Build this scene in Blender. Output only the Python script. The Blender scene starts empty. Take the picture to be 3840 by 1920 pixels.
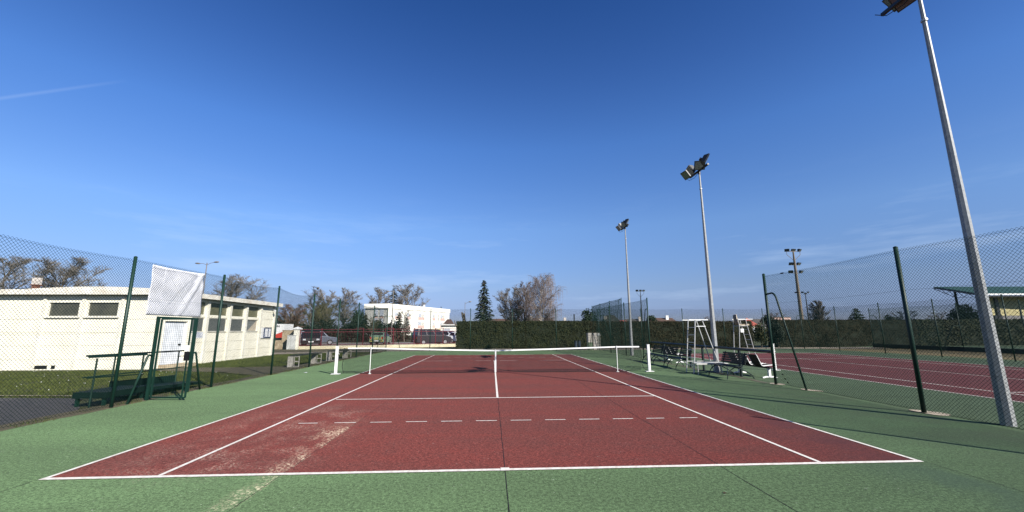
import bpy, bmesh, math, random
from mathutils import Vector, Matrix, noise as mn
R = math.radians
rnd = random.Random(7)
scene = bpy.context.scene
col = scene.collection

# ------------------------------------------------------------------ camera
cd = bpy.data.cameras.new('camera'); cam = bpy.data.objects.new('camera', cd); col.objects.link(cam)
cd.sensor_width = 36.0; cd.lens = 1525.5/3840*36.0; cd.clip_end = 3000; cd.clip_start = 0.05
cp, cyw, crl = 0.1791, 0.0506, -0.0033
fw = Vector((math.sin(cyw)*math.cos(cp), math.cos(cyw)*math.cos(cp), math.sin(cp)))
r0 = Vector((math.cos(cyw), -math.sin(cyw), 0)); u0 = r0.cross(fw)
r1 = r0*math.cos(crl)+u0*math.sin(crl); u1 = -r0*math.sin(crl)+u0*math.cos(crl)
M = Matrix((r1, u1, -fw)).transposed().to_4x4(); M.translation = (-0.1813, -5.4868, 1.7298)
cam.matrix_world = M
scene.camera = cam
scene.render.resolution_x = 1024; scene.render.resolution_y = 512

# ------------------------------------------------------------------ world, sun, exposure
SUN_EL, SUN_AZ = R(31.5), math.atan2(0.655, -0.755)     # azimuth clockwise from +Y
w = bpy.data.worlds.new('World'); scene.world = w; w.use_nodes = True
nt = w.node_tree; nt.nodes.clear()
sky = nt.nodes.new('ShaderNodeTexSky'); sky.sky_type = 'NISHITA'; sky.sun_disc = False
sky.sun_elevation = SUN_EL; sky.sun_rotation = SUN_AZ
sky.altitude = 200; sky.air_density = 1.0; sky.dust_density = 0.3; sky.ozone_density = 3.0
bg = nt.nodes.new('ShaderNodeBackground'); bg.inputs['Strength'].default_value = 0.091
hs = nt.nodes.new('ShaderNodeHueSaturation'); hs.inputs['Saturation'].default_value = 1.15
hs.inputs['Hue'].default_value = 0.512
wo = nt.nodes.new('ShaderNodeOutputWorld')
tc = nt.nodes.new('ShaderNodeTexCoord')
mp = nt.nodes.new('ShaderNodeMapping'); mp.inputs['Scale'].default_value = (1.2, 1.2, 9.0); mp.inputs['Rotation'].default_value = (0.05, 0.03, 0.4)
cn = nt.nodes.new('ShaderNodeTexNoise'); cn.inputs['Scale'].default_value = 2.2; cn.inputs['Detail'].default_value = 6; cn.inputs['Roughness'].default_value = 0.6
cr = nt.nodes.new('ShaderNodeMapRange'); cr.inputs[1].default_value = 0.52; cr.inputs[2].default_value = 0.85; cr.inputs[3].default_value = 0; cr.inputs[4].default_value = 0.42
sx = nt.nodes.new('ShaderNodeSeparateXYZ')
band = nt.nodes.new('ShaderNodeMapRange'); band.interpolation_type = 'SMOOTHSTEP'
band.inputs[1].default_value = 0.34; band.inputs[2].default_value = 0.12; band.inputs[3].default_value = 0; band.inputs[4].default_value = 1
mul = nt.nodes.new('ShaderNodeMath'); mul.operation = 'MULTIPLY'
mix = nt.nodes.new('ShaderNodeMixRGB'); mix.inputs[2].default_value = (3.6, 4.4, 5.6, 1)
L = nt.links.new
L(tc.outputs['Generated'], mp.inputs[0]); L(mp.outputs[0], cn.inputs['Vector']); L(cn.outputs[0], cr.inputs[0])
L(tc.outputs['Generated'], sx.inputs[0]); L(sx.outputs['Z'], band.inputs[0])
L(cr.outputs[0], mul.inputs[0]); L(band.outputs[0], mul.inputs[1]); L(mul.outputs[0], mix.inputs[0])
hz = nt.nodes.new('ShaderNodeValToRGB'); hz.color_ramp.interpolation = 'LINEAR'
for k_, (p_, c_) in enumerate(((0.0, (.25,.28,.51)), (0.036, (.26,.29,.53)), (0.097, (.43,.435,.55)), (0.239, (.665,.722,.77)), (0.419, (.557,.746,.877)), (0.554, (.40,.594,.764)), (0.67, (.28,.49,.675)), (1.0, (.20,.40,.60)))):
    el = hz.color_ramp.elements[0] if k_ == 0 else (hz.color_ramp.elements[-1] if k_ == 7 else hz.color_ramp.elements.new(p_))
    el.position = p_; el.color = (*c_, 1)
tint = nt.nodes.new('ShaderNodeMixRGB'); tint.blend_type = 'MULTIPLY'; tint.inputs[0].default_value = 1
L(sx.outputs['Z'], hz.inputs[0]); L(sky.outputs[0], hs.inputs['Color']); L(hs.outputs[0], tint.inputs[1]); L(hz.outputs[0], tint.inputs[2]); L(tint.outputs[0], mix.inputs[1]); L(mix.outputs[0], bg.inputs[0]); L(bg.outputs[0], wo.inputs[0])

CN = (0.15046, 0.62725, -0.76415); CA = (-0.7314, 0.5906, 0.3408)
def _vm(op, v):
    n_ = nt.nodes.new('ShaderNodeVectorMath'); n_.operation = op; n_.inputs[1].default_value = v; L(tc.outputs['Generated'], n_.inputs[0]); return n_.outputs['Value']
def _mr(v, a, b, lo, hi):
    n_ = nt.nodes.new('ShaderNodeMapRange'); n_.inputs[1].default_value = a; n_.inputs[2].default_value = b; n_.inputs[3].default_value = lo; n_.inputs[4].default_value = hi; L(v, n_.inputs[0]); return n_.outputs[0]
def _mm(op, a, b=None):
    n_ = nt.nodes.new('ShaderNodeMath'); n_.operation = op; L(a, n_.inputs[0])
    if b is not None:
        if isinstance(b, float): n_.inputs[1].default_value = b
        else: L(b, n_.inputs[1])
    return n_.outputs[0]
ct = _mr(_mm('ABSOLUTE', _vm('DOT_PRODUCT', CN)), 0.0035, 0.0005, 0, 1)
ct = _mm('MULTIPLY', ct, _mr(_vm('DOT_PRODUCT', CA), 0.988, 1.0, 0, 0.13))
m2 = nt.nodes.new('ShaderNodeMixRGB'); m2.inputs[2].default_value = (3.0, 3.8, 5.4, 1); L(ct, m2.inputs[0]); L(mix.outputs[0], m2.inputs[1]); L(m2.outputs[0], bg.inputs[0])

sd = bpy.data.lights.new('sun', 'SUN'); sd.energy = 4.8; sd.angle = R(0.53); sd.color = (1.0, 0.955, 0.88)
so = bpy.data.objects.new('sun', sd); col.objects.link(so)
sdir = Vector((math.sin(SUN_AZ)*math.cos(SUN_EL), math.cos(SUN_AZ)*math.cos(SUN_EL), math.sin(SUN_EL)))
so.rotation_euler = sdir.to_track_quat('Z', 'Y').to_euler(); so.location = sdir*60
vs = scene.view_settings; vs.view_transform = 'Standard'; vs.look = 'None'; vs.exposure = 1.12; vs.gamma = 1; vs.use_curve_mapping = False

# ------------------------------------------------------------------ materials
MATS = {}; ALB = 0.80
def mat(name, c, rough=0.8, c2=None, scale=3.0, amt=1.0, bump=0.0, bscale=40, metal=0.0, spec=0.3, detail=4, glass=False):
    if name in MATS: return MATS[name]
    m = bpy.data.materials.new(name); m.use_nodes = True; n = m.node_tree; b = n.nodes['Principled BSDF']
    b.inputs['Roughness'].default_value = rough; b.inputs['Metallic'].default_value = metal
    b.inputs['Specular IOR Level'].default_value = spec
    c2 = c2 or tuple(x*0.72 for x in c)
    c = tuple(x*ALB for x in c); c2 = tuple(x*ALB for x in c2)
    t = n.nodes.new('ShaderNodeTexCoord'); nz = n.nodes.new('ShaderNodeTexNoise')
    nz.inputs['Scale'].default_value = scale; nz.inputs['Detail'].default_value = detail; nz.inputs['Roughness'].default_value = 0.65
    rp = n.nodes.new('ShaderNodeMapRange'); rp.inputs[1].default_value = 0.35; rp.inputs[2].default_value = 0.68
    mx = n.nodes.new('ShaderNodeMixRGB'); mx.inputs[1].default_value = (*c, 1); mx.inputs[2].default_value = (*c2, 1)
    n.links.new(t.outputs['Object'], nz.inputs['Vector']); n.links.new(nz.outputs[0], rp.inputs[0]); n.links.new(rp.outputs[0], mx.inputs[0])
    n.links.new(mx.outputs[0], b.inputs['Base Color'])
    if bump:
        n2 = n.nodes.new('ShaderNodeTexNoise'); n2.inputs['Scale'].default_value = bscale; n2.inputs['Detail'].default_value = 3
        bp = n.nodes.new('ShaderNodeBump'); bp.inputs['Strength'].default_value = bump; bp.inputs['Distance'].default_value = 0.02
        n.links.new(t.outputs['Object'], n2.inputs['Vector']); n.links.new(n2.outputs[0], bp.inputs['Height']); n.links.new(bp.outputs[0], b.inputs['Normal'])
    MATS[name] = m; return m

def court_mat(name, c, dark, pale, wear=False, stain=False):
    """porous acrylic concrete: colour drift, coarse grit, pale specks, worn patches"""
    m = bpy.data.materials.new(name); m.use_nodes = True; n = m.node_tree; b = n.nodes['Principled BSDF']
    b.inputs['Roughness'].default_value = 0.95; b.inputs['Specular IOR Level'].default_value = 0.15
    try: b.inputs['Diffuse Roughness'].default_value = 0.6
    except Exception: pass
    g = n.nodes.new('ShaderNodeNewGeometry'); k = n.links.new
    def nz(sc, det=4, rg=0.6, vec=None):
        x = n.nodes.new('ShaderNodeTexNoise'); x.inputs['Scale'].default_value = sc; x.inputs['Detail'].default_value = det; x.inputs['Roughness'].default_value = rg
        k(vec or g.outputs['Position'], x.inputs['Vector']); return x.outputs[0]
    def mr(v, a, b_, lo=0.0, hi=1.0):
        x = n.nodes.new('ShaderNodeMapRange'); x.inputs[1].default_value = a; x.inputs[2].default_value = b_; x.inputs[3].default_value = lo; x.inputs[4].default_value = hi
        k(v, x.inputs[0]); return x.outputs[0]
    def mx(f, a, b_, mode='MIX'):
        x = n.nodes.new('ShaderNodeMixRGB'); x.blend_type = mode
        if isinstance(f, float): x.inputs[0].default_value = f
        else: k(f, x.inputs[0])
        for i, v in ((1, a), (2, b_)):
            if isinstance(v, tuple): x.inputs[i].default_value = (*v, 1)
            else: k(v, x.inputs[i])
        return x.outputs[0]
    def mth(op, a, b_):
        x = n.nodes.new('ShaderNodeMath'); x.operation = op; x.use_clamp = True
        for i, v in ((0, a), (1, b_)):
            if isinstance(v, (int, float)): x.inputs[i].default_value = v
            else: k(v, x.inputs[i])
        return x.outputs[0]
    mpp = n.nodes.new('ShaderNodeMapping'); mpp.inputs['Scale'].default_value = (0.35, 1.4, 1); k(g.outputs['Position'], mpp.inputs[0])
    base = mx(mr(nz(0.45, 5, 0.6, mpp.outputs[0]), 0.32, 0.70), c, dark)
    base = mx(mr(nz(2.6, 6, 0.75), 0.42, 0.70, 0, 0.62), base, dark)
    grit = mx(mr(nz(62, 4, 0.9), 0.36, 0.64), (0.38, 0.38, 0.38), (1.66, 1.66, 1.66))
    base = mx(1.0, base, grit, 'MULTIPLY')
    g2 = mx(mr(nz(24, 3, 0.7), 0.40, 0.60), (0.72, 0.72, 0.72), (1.26, 1.26, 1.26)); base = mx(1.0, base, g2, 'MULTIPLY')
    v = n.nodes.new('ShaderNodeTexVoronoi'); v.inputs['Scale'].default_value = 16; k(g.outputs['Position'], v.inputs['Vector'])
    spot = mth('MULTIPLY', mr(v.outputs['Distance'], 0.16, 0.05), mr(nz(5, 2), 0.52, 0.66))
    base = mx(mth('MULTIPLY', spot, 0.5), base, pale)
    if wear or stain:
        sp = n.nodes.new('ShaderNodeSeparateXYZ'); k(g.outputs['Position'], sp.inputs[0])
    if wear:   # sandy worn patch beside the left joint
        yy = mth('MULTIPLY', mr(sp.outputs[1], -1.7, -0.5), mr(sp.outputs[1], 3.3, 2.2))
        bump_ = mth('MULTIPLY', mr(sp.outputs[1], 1.0, 1.8), mr(sp.outputs[1], 3.2, 2.3))
        wv = mth('ADD', mth('MULTIPLY', bump_, 0.62), 0.30)
        dx_ = n.nodes.new('ShaderNodeMath'); dx_.operation = 'ADD'; k(sp.outputs[0], dx_.inputs[0]); dx_.inputs[1].default_value = 2.72
        d2_ = n.nodes.new('ShaderNodeMath'); d2_.operation = 'DIVIDE'; k(dx_.outputs[0], d2_.inputs[0]); k(wv, d2_.inputs[1])
        xx = mth('MULTIPLY', mth('ADD', d2_.outputs[0], 1.0), mr(sp.outputs[0], -2.69, -2.74))
        big = mth('MULTIPLY', yy, xx)
        fine = mr(nz(22, 5, 0.85), 0.49, 0.60)
        low = mr(nz(1.6, 3, 0.6), 0.44, 0.60)
        f = mth('MULTIPLY', mth('MULTIPLY', big, fine), mth('MULTIPLY', low, 0.95))
        base = mx(f, base, (0.62, 0.53, 0.38))
        yy2 = mth('MULTIPLY', mr(sp.outputs[1], -0.5, 0.3), mr(sp.outputs[1], 5.5, 3.5))
        xx2 = mth('MULTIPLY', mr(sp.outputs[0], -5.4, -4.4), mr(sp.outputs[0], -2.3, -3.2))
        f2 = mth('MULTIPLY', mth('MULTIPLY', yy2, xx2), mth('MULTIPLY', mr(nz(26, 5, 0.8), 0.5, 0.68), mr(nz(1.7, 3), 0.46, 0.62)))
        base = mx(mth('MULTIPLY', f2, 0.42), base, (0.60, 0.50, 0.40))
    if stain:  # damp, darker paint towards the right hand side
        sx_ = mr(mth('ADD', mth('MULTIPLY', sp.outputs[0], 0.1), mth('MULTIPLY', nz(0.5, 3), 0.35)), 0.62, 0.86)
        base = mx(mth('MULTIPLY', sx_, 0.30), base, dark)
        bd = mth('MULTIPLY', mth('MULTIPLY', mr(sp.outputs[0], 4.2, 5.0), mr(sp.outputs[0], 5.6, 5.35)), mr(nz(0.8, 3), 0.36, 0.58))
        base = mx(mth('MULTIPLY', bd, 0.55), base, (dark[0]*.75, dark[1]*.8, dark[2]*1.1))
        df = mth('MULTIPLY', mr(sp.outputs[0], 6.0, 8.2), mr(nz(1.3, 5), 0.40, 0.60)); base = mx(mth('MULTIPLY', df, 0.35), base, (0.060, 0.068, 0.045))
    k(base, b.inputs['Base Color'])
    bp = n.nodes.new('ShaderNodeBump'); bp.inputs['Strength'].default_value = 0.55; bp.inputs['Distance'].default_value = 0.006
    k(nz(70, 3, 0.8), bp.inputs['Height']); k(bp.outputs[0], b.inputs['Normal'])
    return m

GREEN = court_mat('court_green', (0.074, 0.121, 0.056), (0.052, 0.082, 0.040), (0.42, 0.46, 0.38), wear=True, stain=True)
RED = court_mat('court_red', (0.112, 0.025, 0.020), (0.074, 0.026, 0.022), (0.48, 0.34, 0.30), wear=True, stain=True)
GREENB = court_mat('court_green_b', (0.064, 0.096, 0.052), (0.045, 0.066, 0.036), (0.38, 0.40, 0.34))
REDB = court_mat('court_red_b', (0.098, 0.026, 0.026), (0.070, 0.024, 0.024), (0.40, 0.28, 0.26))
LINE = mat('line_paint', (0.84, 0.81, 0.74), 0.85, (0.60, 0.53, 0.46), 16, bump=.3, bscale=80)
SEAM = mat('joint', (0.012, 0.011, 0.012), 0.9)
GPAINT = mat('green_paint', (0.006, 0.032, 0.022), 0.5, (0.004, 0.022, 0.015), 6, spec=0.3)
WIREM = mat('green_wire', (0.007, 0.026, 0.020), 0.7, spec=0.1)
DGREEN = mat('dark_green_metal', (0.007, 0.020, 0.018), 0.45, spec=0.4)
NETM = mat('net_black', (0.010, 0.012, 0.012), 0.8)
WHITE = mat('white_paint', (0.80, 0.80, 0.78), 0.4, (0.70, 0.70, 0.67), 5, spec=0.5)
GALV = mat('galvanised', (0.31, 0.32, 0.32), 0.45, (0.20, 0.205, 0.208), 14, metal=0.0, spec=0.4)
ALU = mat('aluminium', (0.55, 0.55, 0.53), 0.4, (0.42, 0.42, 0.40), 8, metal=0.35, spec=0.5)
WALLW = mat('cream_wall', (0.85, 0.82, 0.68), 0.85, (0.77, 0.73, 0.58), 1.3, bump=0.15, bscale=30)
FASC = mat('fascia_white', (0.84, 0.82, 0.73), 0.7, (0.56, 0.50, 0.40), 2.2)
WPIER = mat('pier_white', (0.76, 0.74, 0.64), 0.8, (0.66, 0.63, 0.52), 2.5)
SHUT = mat('grey_shutter', (0.20, 0.21, 0.19), 0.6, (0.11, 0.12, 0.12), 12)
PANE = mat('dull_glass', (0.085, 0.085, 0.062), 0.22, (0.05, 0.052, 0.042), 1.5, spec=0.6)
PANEY = mat('yellowed_glass', (0.16, 0.155, 0.085), 0.25, (0.09, 0.09, 0.055), 1.2, spec=0.6)
BLACK = mat('black', (0.010, 0.010, 0.011), 0.5)
DARKM = mat('dark_fixture', (0.016, 0.018, 0.020), 0.4, spec=0.5)
LAMPG = mat('lamp_glass', (0.13, 0.15, 0.14), 0.12, (0.07, 0.08, 0.08), 9, spec=0.8)
CONC = mat('concrete', (0.40, 0.38, 0.34), 0.9, (0.27, 0.25, 0.22), 7, bump=0.3)
CONCP = mat('pole_concrete', (0.22, 0.18, 0.13), 0.9, (0.12, 0.10, 0.08), 6)
STONE = mat('old_stone', (0.48, 0.40, 0.27), 0.95, (0.26, 0.19, 0.12), 3.5, bump=0.4, bscale=14)
CREAM = mat('cream_render', (0.64, 0.58, 0.40), 0.9, (0.52, 0.45, 0.30), 1.5)
REDM = mat('red_metal', (0.15, 0.014, 0.024), 0.5, (0.11, 0.011, 0.018), 4, spec=0.4)
WOODP = mat('old_plank', (0.055, 0.055, 0.045), 0.8, (0.03, 0.03, 0.026), 9)
TARM = mat('asphalt', (0.085, 0.080, 0.080), 0.95, (0.050, 0.048, 0.048), 6, bump=0.5, bscale=70)
ROADM = mat('pale_road', (0.24, 0.22, 0.20), 0.95, (0.17, 0.155, 0.14), 1.0)
GRAV = mat('gravel', (0.36, 0.31, 0.25), 0.95, (0.17, 0.13, 0.09), 3.2, bump=0.6, bscale=22)
DIRT = mat('dirt', (0.13, 0.105, 0.06), 0.95, (0.07, 0.065, 0.035), 3, bump=0.6, bscale=25)
SOIL = mat('grass_base', (0.055, 0.065, 0.016), 0.95, (0.040, 0.042, 0.016), 1.6, bump=0.7, bscale=18)
BLADE = mat('grass_blade', (0.072, 0.088, 0.016), 0.8, (0.042, 0.055, 0.012), 1.2)
HEDG = mat('hedge_leaf', (0.033, 0.037, 0.008), 0.8, (0.015, 0.018, 0.005), 1.3, spec=0.25, detail=6)
HEDC = mat('hedge_core', (0.012, 0.016, 0.006), 0.95)
SPRU = mat('spruce_needle', (0.020, 0.036, 0.024), 0.75, (0.010, 0.020, 0.014), 2)
PINE = mat('pine_leaf', (0.024, 0.046, 0.020), 0.75, (0.012, 0.024, 0.012), 1.5)
HEDB = mat('hedge_leaf_brown', (0.032, 0.027, 0.008), 0.8, (0.015, 0.013, 0.005), 1.6, spec=0.2, detail=6)
BUSHM = mat('bush_leaf', (0.016, 0.028, 0.014), 0.8, (0.008, 0.014, 0.008), 1.5)
BARK = mat('bark', (0.16, 0.135, 0.10), 0.9, (0.09, 0.075, 0.06), 5)
TWIG = mat('twig_grey', (0.190, 0.170, 0.145), 0.9, (0.12, 0.108, 0.092), 0.6)
TWIGR = mat('twig_brown', (0.165, 0.095, 0.062), 0.9, (0.10, 0.065, 0.05), 0.6)
TWIGO = mat('twig_olive', (0.115, 0.105, 0.045), 0.9, (0.07, 0.065, 0.035), 0.6)
TWIGP = mat('twig_purple', (0.185, 0.150, 0.132), 0.9, (0.13, 0.10, 0.09), 0.8)
BIRB = mat('birch_bark', (0.62, 0.58, 0.52), 0.8, (0.22, 0.19, 0.17), 3.5)
ROOFB = mat('roof_brown', (0.105, 0.060, 0.045), 0.85, (0.075, 0.045, 0.036), 6)
ROOFR = mat('roof_red', (0.36, 0.085, 0.060), 0.85, (0.26, 0.065, 0.05), 6)
ROOFG = mat('roof_grey', (0.09, 0.08, 0.075), 0.85, (0.06, 0.055, 0.05), 6)
BEIGE = mat('beige_wall', (0.50, 0.44, 0.33), 0.9, (0.42, 0.36, 0.28), 1)
PINKP = mat('pink_panel', (0.60, 0.42, 0.37), 0.9, (0.54, 0.38, 0.33), 1)
AGREY = mat('gable_grey', (0.56, 0.55, 0.50), 0.9, (0.44, 0.43, 0.39), 0.6)
AWHITE = mat('flat_white', (0.86, 0.83, 0.74), 0.9, (0.80, 0.77, 0.68), 0.4)
GRNROOF = mat('green_roof', (0.010, 0.052, 0.036), 0.7, (0.008, 0.042, 0.03), 0.8)
YELW = mat('yellow_cladding', (0.62, 0.55, 0.28), 0.8, (0.56, 0.49, 0.25), 0.6)
GREYW = mat('grey_cladding', (0.26, 0.25, 0.25), 0.8, (0.2, 0.19, 0.19), 1.5)
SLING = mat('sling_fabric', (0.060, 0.045, 0.034), 0.8, (0.045, 0.034, 0.027), 30)
SEATB = mat('seat_beige', (0.30, 0.24, 0.17), 0.6, (0.24, 0.19, 0.14), 4)
SEATC = mat('seat_cream', (0.72, 0.64, 0.48), 0.6)
BANN = mat('banner_vinyl', (0.84, 0.85, 0.90), 0.6, (0.80, 0.81, 0.86), 2)
BLUEF = mat('blue_frame', (0.07, 0.09, 0.17), 0.5)
PAPER = mat('paper', (0.72, 0.74, 0.76), 0.8)
BRICKC = mat('chimney_brick', (0.17, 0.07, 0.045), 0.9, (0.10, 0.05, 0.035), 8)
POTW = mat('chimney_pot', (0.55, 0.50, 0.45), 0.8)
RUB = mat('tyre_rubber', (0.015, 0.015, 0.015), 0.8)
RIM = mat('rim_metal', (0.40, 0.40, 0.42), 0.35, metal=0.5)
CGLASS = mat('car_glass', (0.012, 0.014, 0.016), 0.12, spec=0.5)
CSIL = mat('car_silver', (0.13, 0.15, 0.19), 0.3, (0.11, 0.13, 0.16), 2, metal=0.4, spec=0.6)
CBLK = mat('car_black', (0.008, 0.009, 0.010), 0.4, spec=0.4)
CNAV = mat('car_navy', (0.008, 0.008, 0.013), 0.4, spec=0.4)
CWHT = mat('car_white', (0.72, 0.73, 0.76), 0.3, spec=0.6)
CGRN = mat('car_green', (0.16, 0.25, 0.17), 0.4, spec=0.5)
HIVIS = mat('yellow_chevron', (0.62, 0.56, 0.16), 0.5)
TLR = mat('tail_red', (0.35, 0.02, 0.02), 0.3)
HLG = mat('headlight', (0.6, 0.62, 0.65), 0.15, spec=0.8)
TRED = mat('truck_red', (0.55, 0.06, 0.04), 0.5)
SCREEN = mat('wind_screen', (0.010, 0.036, 0.028), 0.8)
LAMPP = mat('lamp_post_grey', (0.20, 0.185, 0.175), 0.6, metal=0.2)
BIN = mat('bin_blue', (0.05, 0.07, 0.10), 0.6)

# ------------------------------------------------------------------ mesh helpers
class MB:
    def __init__(s): s.v = []; s.f = []
    def add(s, vs, fs):
        o = len(s.v); s.v += [tuple(x) for x in vs]; s.f += [tuple(i+o for i in f) for f in fs]; return s
    def box(s, a, b, rz=0, piv=None):
        x0, y0, z0 = a; x1, y1, z1 = b
        vs = [(x0,y0,z0),(x1,y0,z0),(x1,y1,z0),(x0,y1,z0),(x0,y0,z1),(x1,y0,z1),(x1,y1,z1),(x0,y1,z1)]
        if rz:
            px, py = piv or ((x0+x1)/2, (y0+y1)/2); c_, s_ = math.cos(rz), math.sin(rz)
            vs = [(px+(x-px)*c_-(y-py)*s_, py+(x-px)*s_+(y-py)*c_, z) for x, y, z in vs]
        return s.add(vs, [(0,3,2,1),(4,5,6,7),(0,1,5,4),(1,2,6,5),(2,3,7,6),(3,0,4,7)])
    def tube(s, pts, r, n=6, cap=True):
        pts = [Vector(p) for p in pts]; k = len(pts)
        rs = r if isinstance(r, (list, tuple)) else [r]*k
        ring = []; prev = None
        for i, p in enumerate(pts):
            d = (pts[min(i+1, k-1)]-pts[max(i-1, 0)])
            if d.length < 1e-9: d = Vector((0,0,1))
            d.normalize()
            if prev is None:
                a = Vector((0,0,1)) if abs(d.z) < 0.9 else Vector((1,0,0))
                e = d.cross(a).normalized()
            else: e = (prev-d*prev.dot(d)); e = e.normalized() if e.length > 1e-6 else d.orthogonal().normalized()
            prev = e; g = d.cross(e)
            ring.append([p+(e*math.cos(2*math.pi*(j+.5)/n)+g*math.sin(2*math.pi*(j+.5)/n))*rs[i] for j in range(n)])
        vs = [q for rr in ring for q in rr]
        fs = [(i*n+j, i*n+(j+1)%n, (i+1)*n+(j+1)%n, (i+1)*n+j) for i in range(k-1) for j in range(n)]
        if cap: fs += [tuple(range(n-1, -1, -1)), tuple((k-1)*n+j for j in range(n))]
        return s.add(vs, fs)
    def beam(s, a, b, wd, ht):           # rectangular bar, width horizontal, height up
        a = Vector(a); b = Vector(b); d = (b-a).normalized()
        sd_ = d.cross(Vector((0,0,1))); sd_ = sd_.normalized() if sd_.length > 1e-4 else Vector((1,0,0))
        up = sd_.cross(d)
        vs = []
        for p in (a, b):
            for i, j in ((-1,-1),(1,-1),(1,1),(-1,1)): vs.append(p+sd_*i*wd/2+up*j*ht/2)
        return s.add(vs, [(0,1,2,3),(7,6,5,4),(0,4,5,1),(1,5,6,2),(2,6,7,3),(3,7,4,0)])
    def prism(s, poly, z0, z1):          # horizontal polygon extruded up
        n = len(poly)
        vs = [(x, y, z0) for x, y in poly]+[(x, y, z1) for x, y in poly]
        return s.add(vs, [tuple(range(n-1,-1,-1)), tuple(range(n, 2*n))]+[(i,(i+1)%n,n+(i+1)%n,n+i) for i in range(n)])
    def extr(s, poly, vec):              # 3d polygon extruded by a vector
        n = len(poly); vec = Vector(vec); p = [Vector(q) for q in poly]
        return s.add(p+[q+vec for q in p], [tuple(range(n-1,-1,-1)), tuple(range(n, 2*n))]+[(i,(i+1)%n,n+(i+1)%n,n+i) for i in range(n)])
    def quad(s, a, b, c_, d): return s.add([a,b,c_,d], [(0,1,2,3)])
    def build(s, name, m, parent=None, smooth=False, local=False):
        me = bpy.data.meshes.new(name)
        off = Vector((0,0,0))
        if parent and not local: off = wloc(parent)
        vs = [(x-off.x, y-off.y, z-off.z) for x, y, z in s.v] if off.length else s.v
        me.from_pydata(vs, [], s.f)
        me.materials.append(m)
        if smooth: me.polygons.foreach_set('use_smooth', [True]*len(me.polygons))
        me.update()
        o = bpy.data.objects.new(name, me); col.objects.link(o)
        if parent: o.parent = parent
        return o
def wloc(o):
    v = Vector((0,0,0))
    while o: v += o.location; o = o.parent
    return v
def tag(o, label=None, cat=None, group=None, kind=None):
    if label: o['label'] = label
    if cat: o['category'] = cat
    if group: o['group'] = group
    if kind: o['kind'] = kind
    return o
def thing(name, label, cat, loc=(0,0,0), group=None, rz=0):
    o = bpy.data.objects.new(name, None); col.objects.link(o); o.location = loc; o.rotation_euler = (0,0,rz); o.empty_display_size = 0.2
    return tag(o, label, cat, group)
def kids(o): return [c for c in bpy.data.objects if c.parent == o]
def copy_thing(o, parent=None, loc=None, rz=None, label=None, scale=None):
    c = o.copy(); col.objects.link(c)
    if parent: c.parent = parent
    if loc is not None: c.location = loc
    if rz is not None: c.rotation_euler = (0,0,rz)
    if scale is not None: c.scale = scale if hasattr(scale, '__len__') else (scale,)*3
    if label: c['label'] = label
    for ch in kids(o): copy_thing(ch, c)
    return c
def struct(name, mb, m, label=None): return tag(mb.build(name, m), label, None, None, 'structure')

def sheet(poly, z):
    """flat polygon, from triangle fan"""
    return MB().add([(x, y, z) for x, y in poly], [tuple(range(len(poly)))])
def wobble(poly, amp, step=0.5, seed=0):
    out = []; n = len(poly)
    for i in range(n):
        a = Vector(poly[i]); b = Vector(poly[(i+1)%n]); k = max(1, int((b-a).length/step))
        for j in range(k):
            p = a.lerp(b, j/k); q = Vector((p.x*1.3+seed, p.y*1.3, 0))
            out.append((p.x+amp*mn.noise(q), p.y+amp*mn.noise(q+Vector((9,5,2)))))
    return out

# ------------------------------------------------------------------ ground
g = MB(); NG = 40
g.quad((-900,-200,-0.05), (900,-200,-0.05), (900,1500,-0.05), (-900,1500,-0.05))
struct('ground', g, SOIL)
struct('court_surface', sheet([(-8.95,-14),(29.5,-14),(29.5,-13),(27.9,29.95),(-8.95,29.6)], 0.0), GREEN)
struct('neighbour_court_surface', sheet([(9.0,-14),(27.35,-14),(27.35,29.9),(9.0,29.9)], 0.004), GREENB)
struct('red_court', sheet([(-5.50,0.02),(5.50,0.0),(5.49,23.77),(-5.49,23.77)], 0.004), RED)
BX = 17.78; BY = -0.15
struct('neighbour_red_court', sheet([(BX-5.485,BY),(BX+5.485,BY),(BX+5.485,BY+23.77),(BX-5.485,BY+23.77)], 0.008), REDB)
# painted lines
def lineq(m, a, b, wd, z):
    a = Vector(a); b = Vector(b); d = (b-a).normalized(); nn = Vector((-d.y, d.x))*wd/2
    k = max(1, int((b-a).length/0.35)); vs = []
    for i in range(k+1):
        p = a.lerp(b, i/k); j = (0.004*mn.noise(Vector((p.x*4, p.y*4, 3))) if i not in (0, k) else 0)
        vs += [(p.x+nn.x*(1+j*20), p.y+nn.y*(1+j*20), z), (p.x-nn.x*(1+j*20), p.y-nn.y*(1+j*20), z)]
    m.add(vs, [(2*i, 2*i+1, 2*i+3, 2*i+2) for i in range(k)])
ln = MB(); Z = 0.009
lineq(ln, (-5.50,0.0), (5.50,0.0), 0.07, Z)
lineq(ln, (-5.50,23.77), (5.49,23.77), 0.05, Z)
for x0, x1 in ((-5.47,-5.46), (-4.18,-4.115), (4.13,4.115), (5.47,5.46)): lineq(ln, (x0,0.04), (x1,23.74), 0.052, Z)
lineq(ln, (-4.09,5.49), (4.09,5.47), 0.058, Z); lineq(ln, (-4.09,18.28), (4.09,18.28), 0.05, Z)
lineq(ln, (-0.012,5.51), (-0.0,18.26), 0.055, Z); lineq(ln, (0,-0.05), (0,0.06), 0.11, Z+0.003)
x = -3.80
for k in range(12):
    wd = 0.36 if k in (0,10,11) else 0.40; lineq(ln, (x,2.80), (x+wd,2.80), 0.036, Z); x += 0.667
for k in range(12): lineq(ln, (-3.80+0.667*k,20.9), (-3.42+0.667*k,20.9), 0.03, Z)
struct('court_line_paint', ln, LINE)
lb = MB(); Z = 0.012
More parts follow.
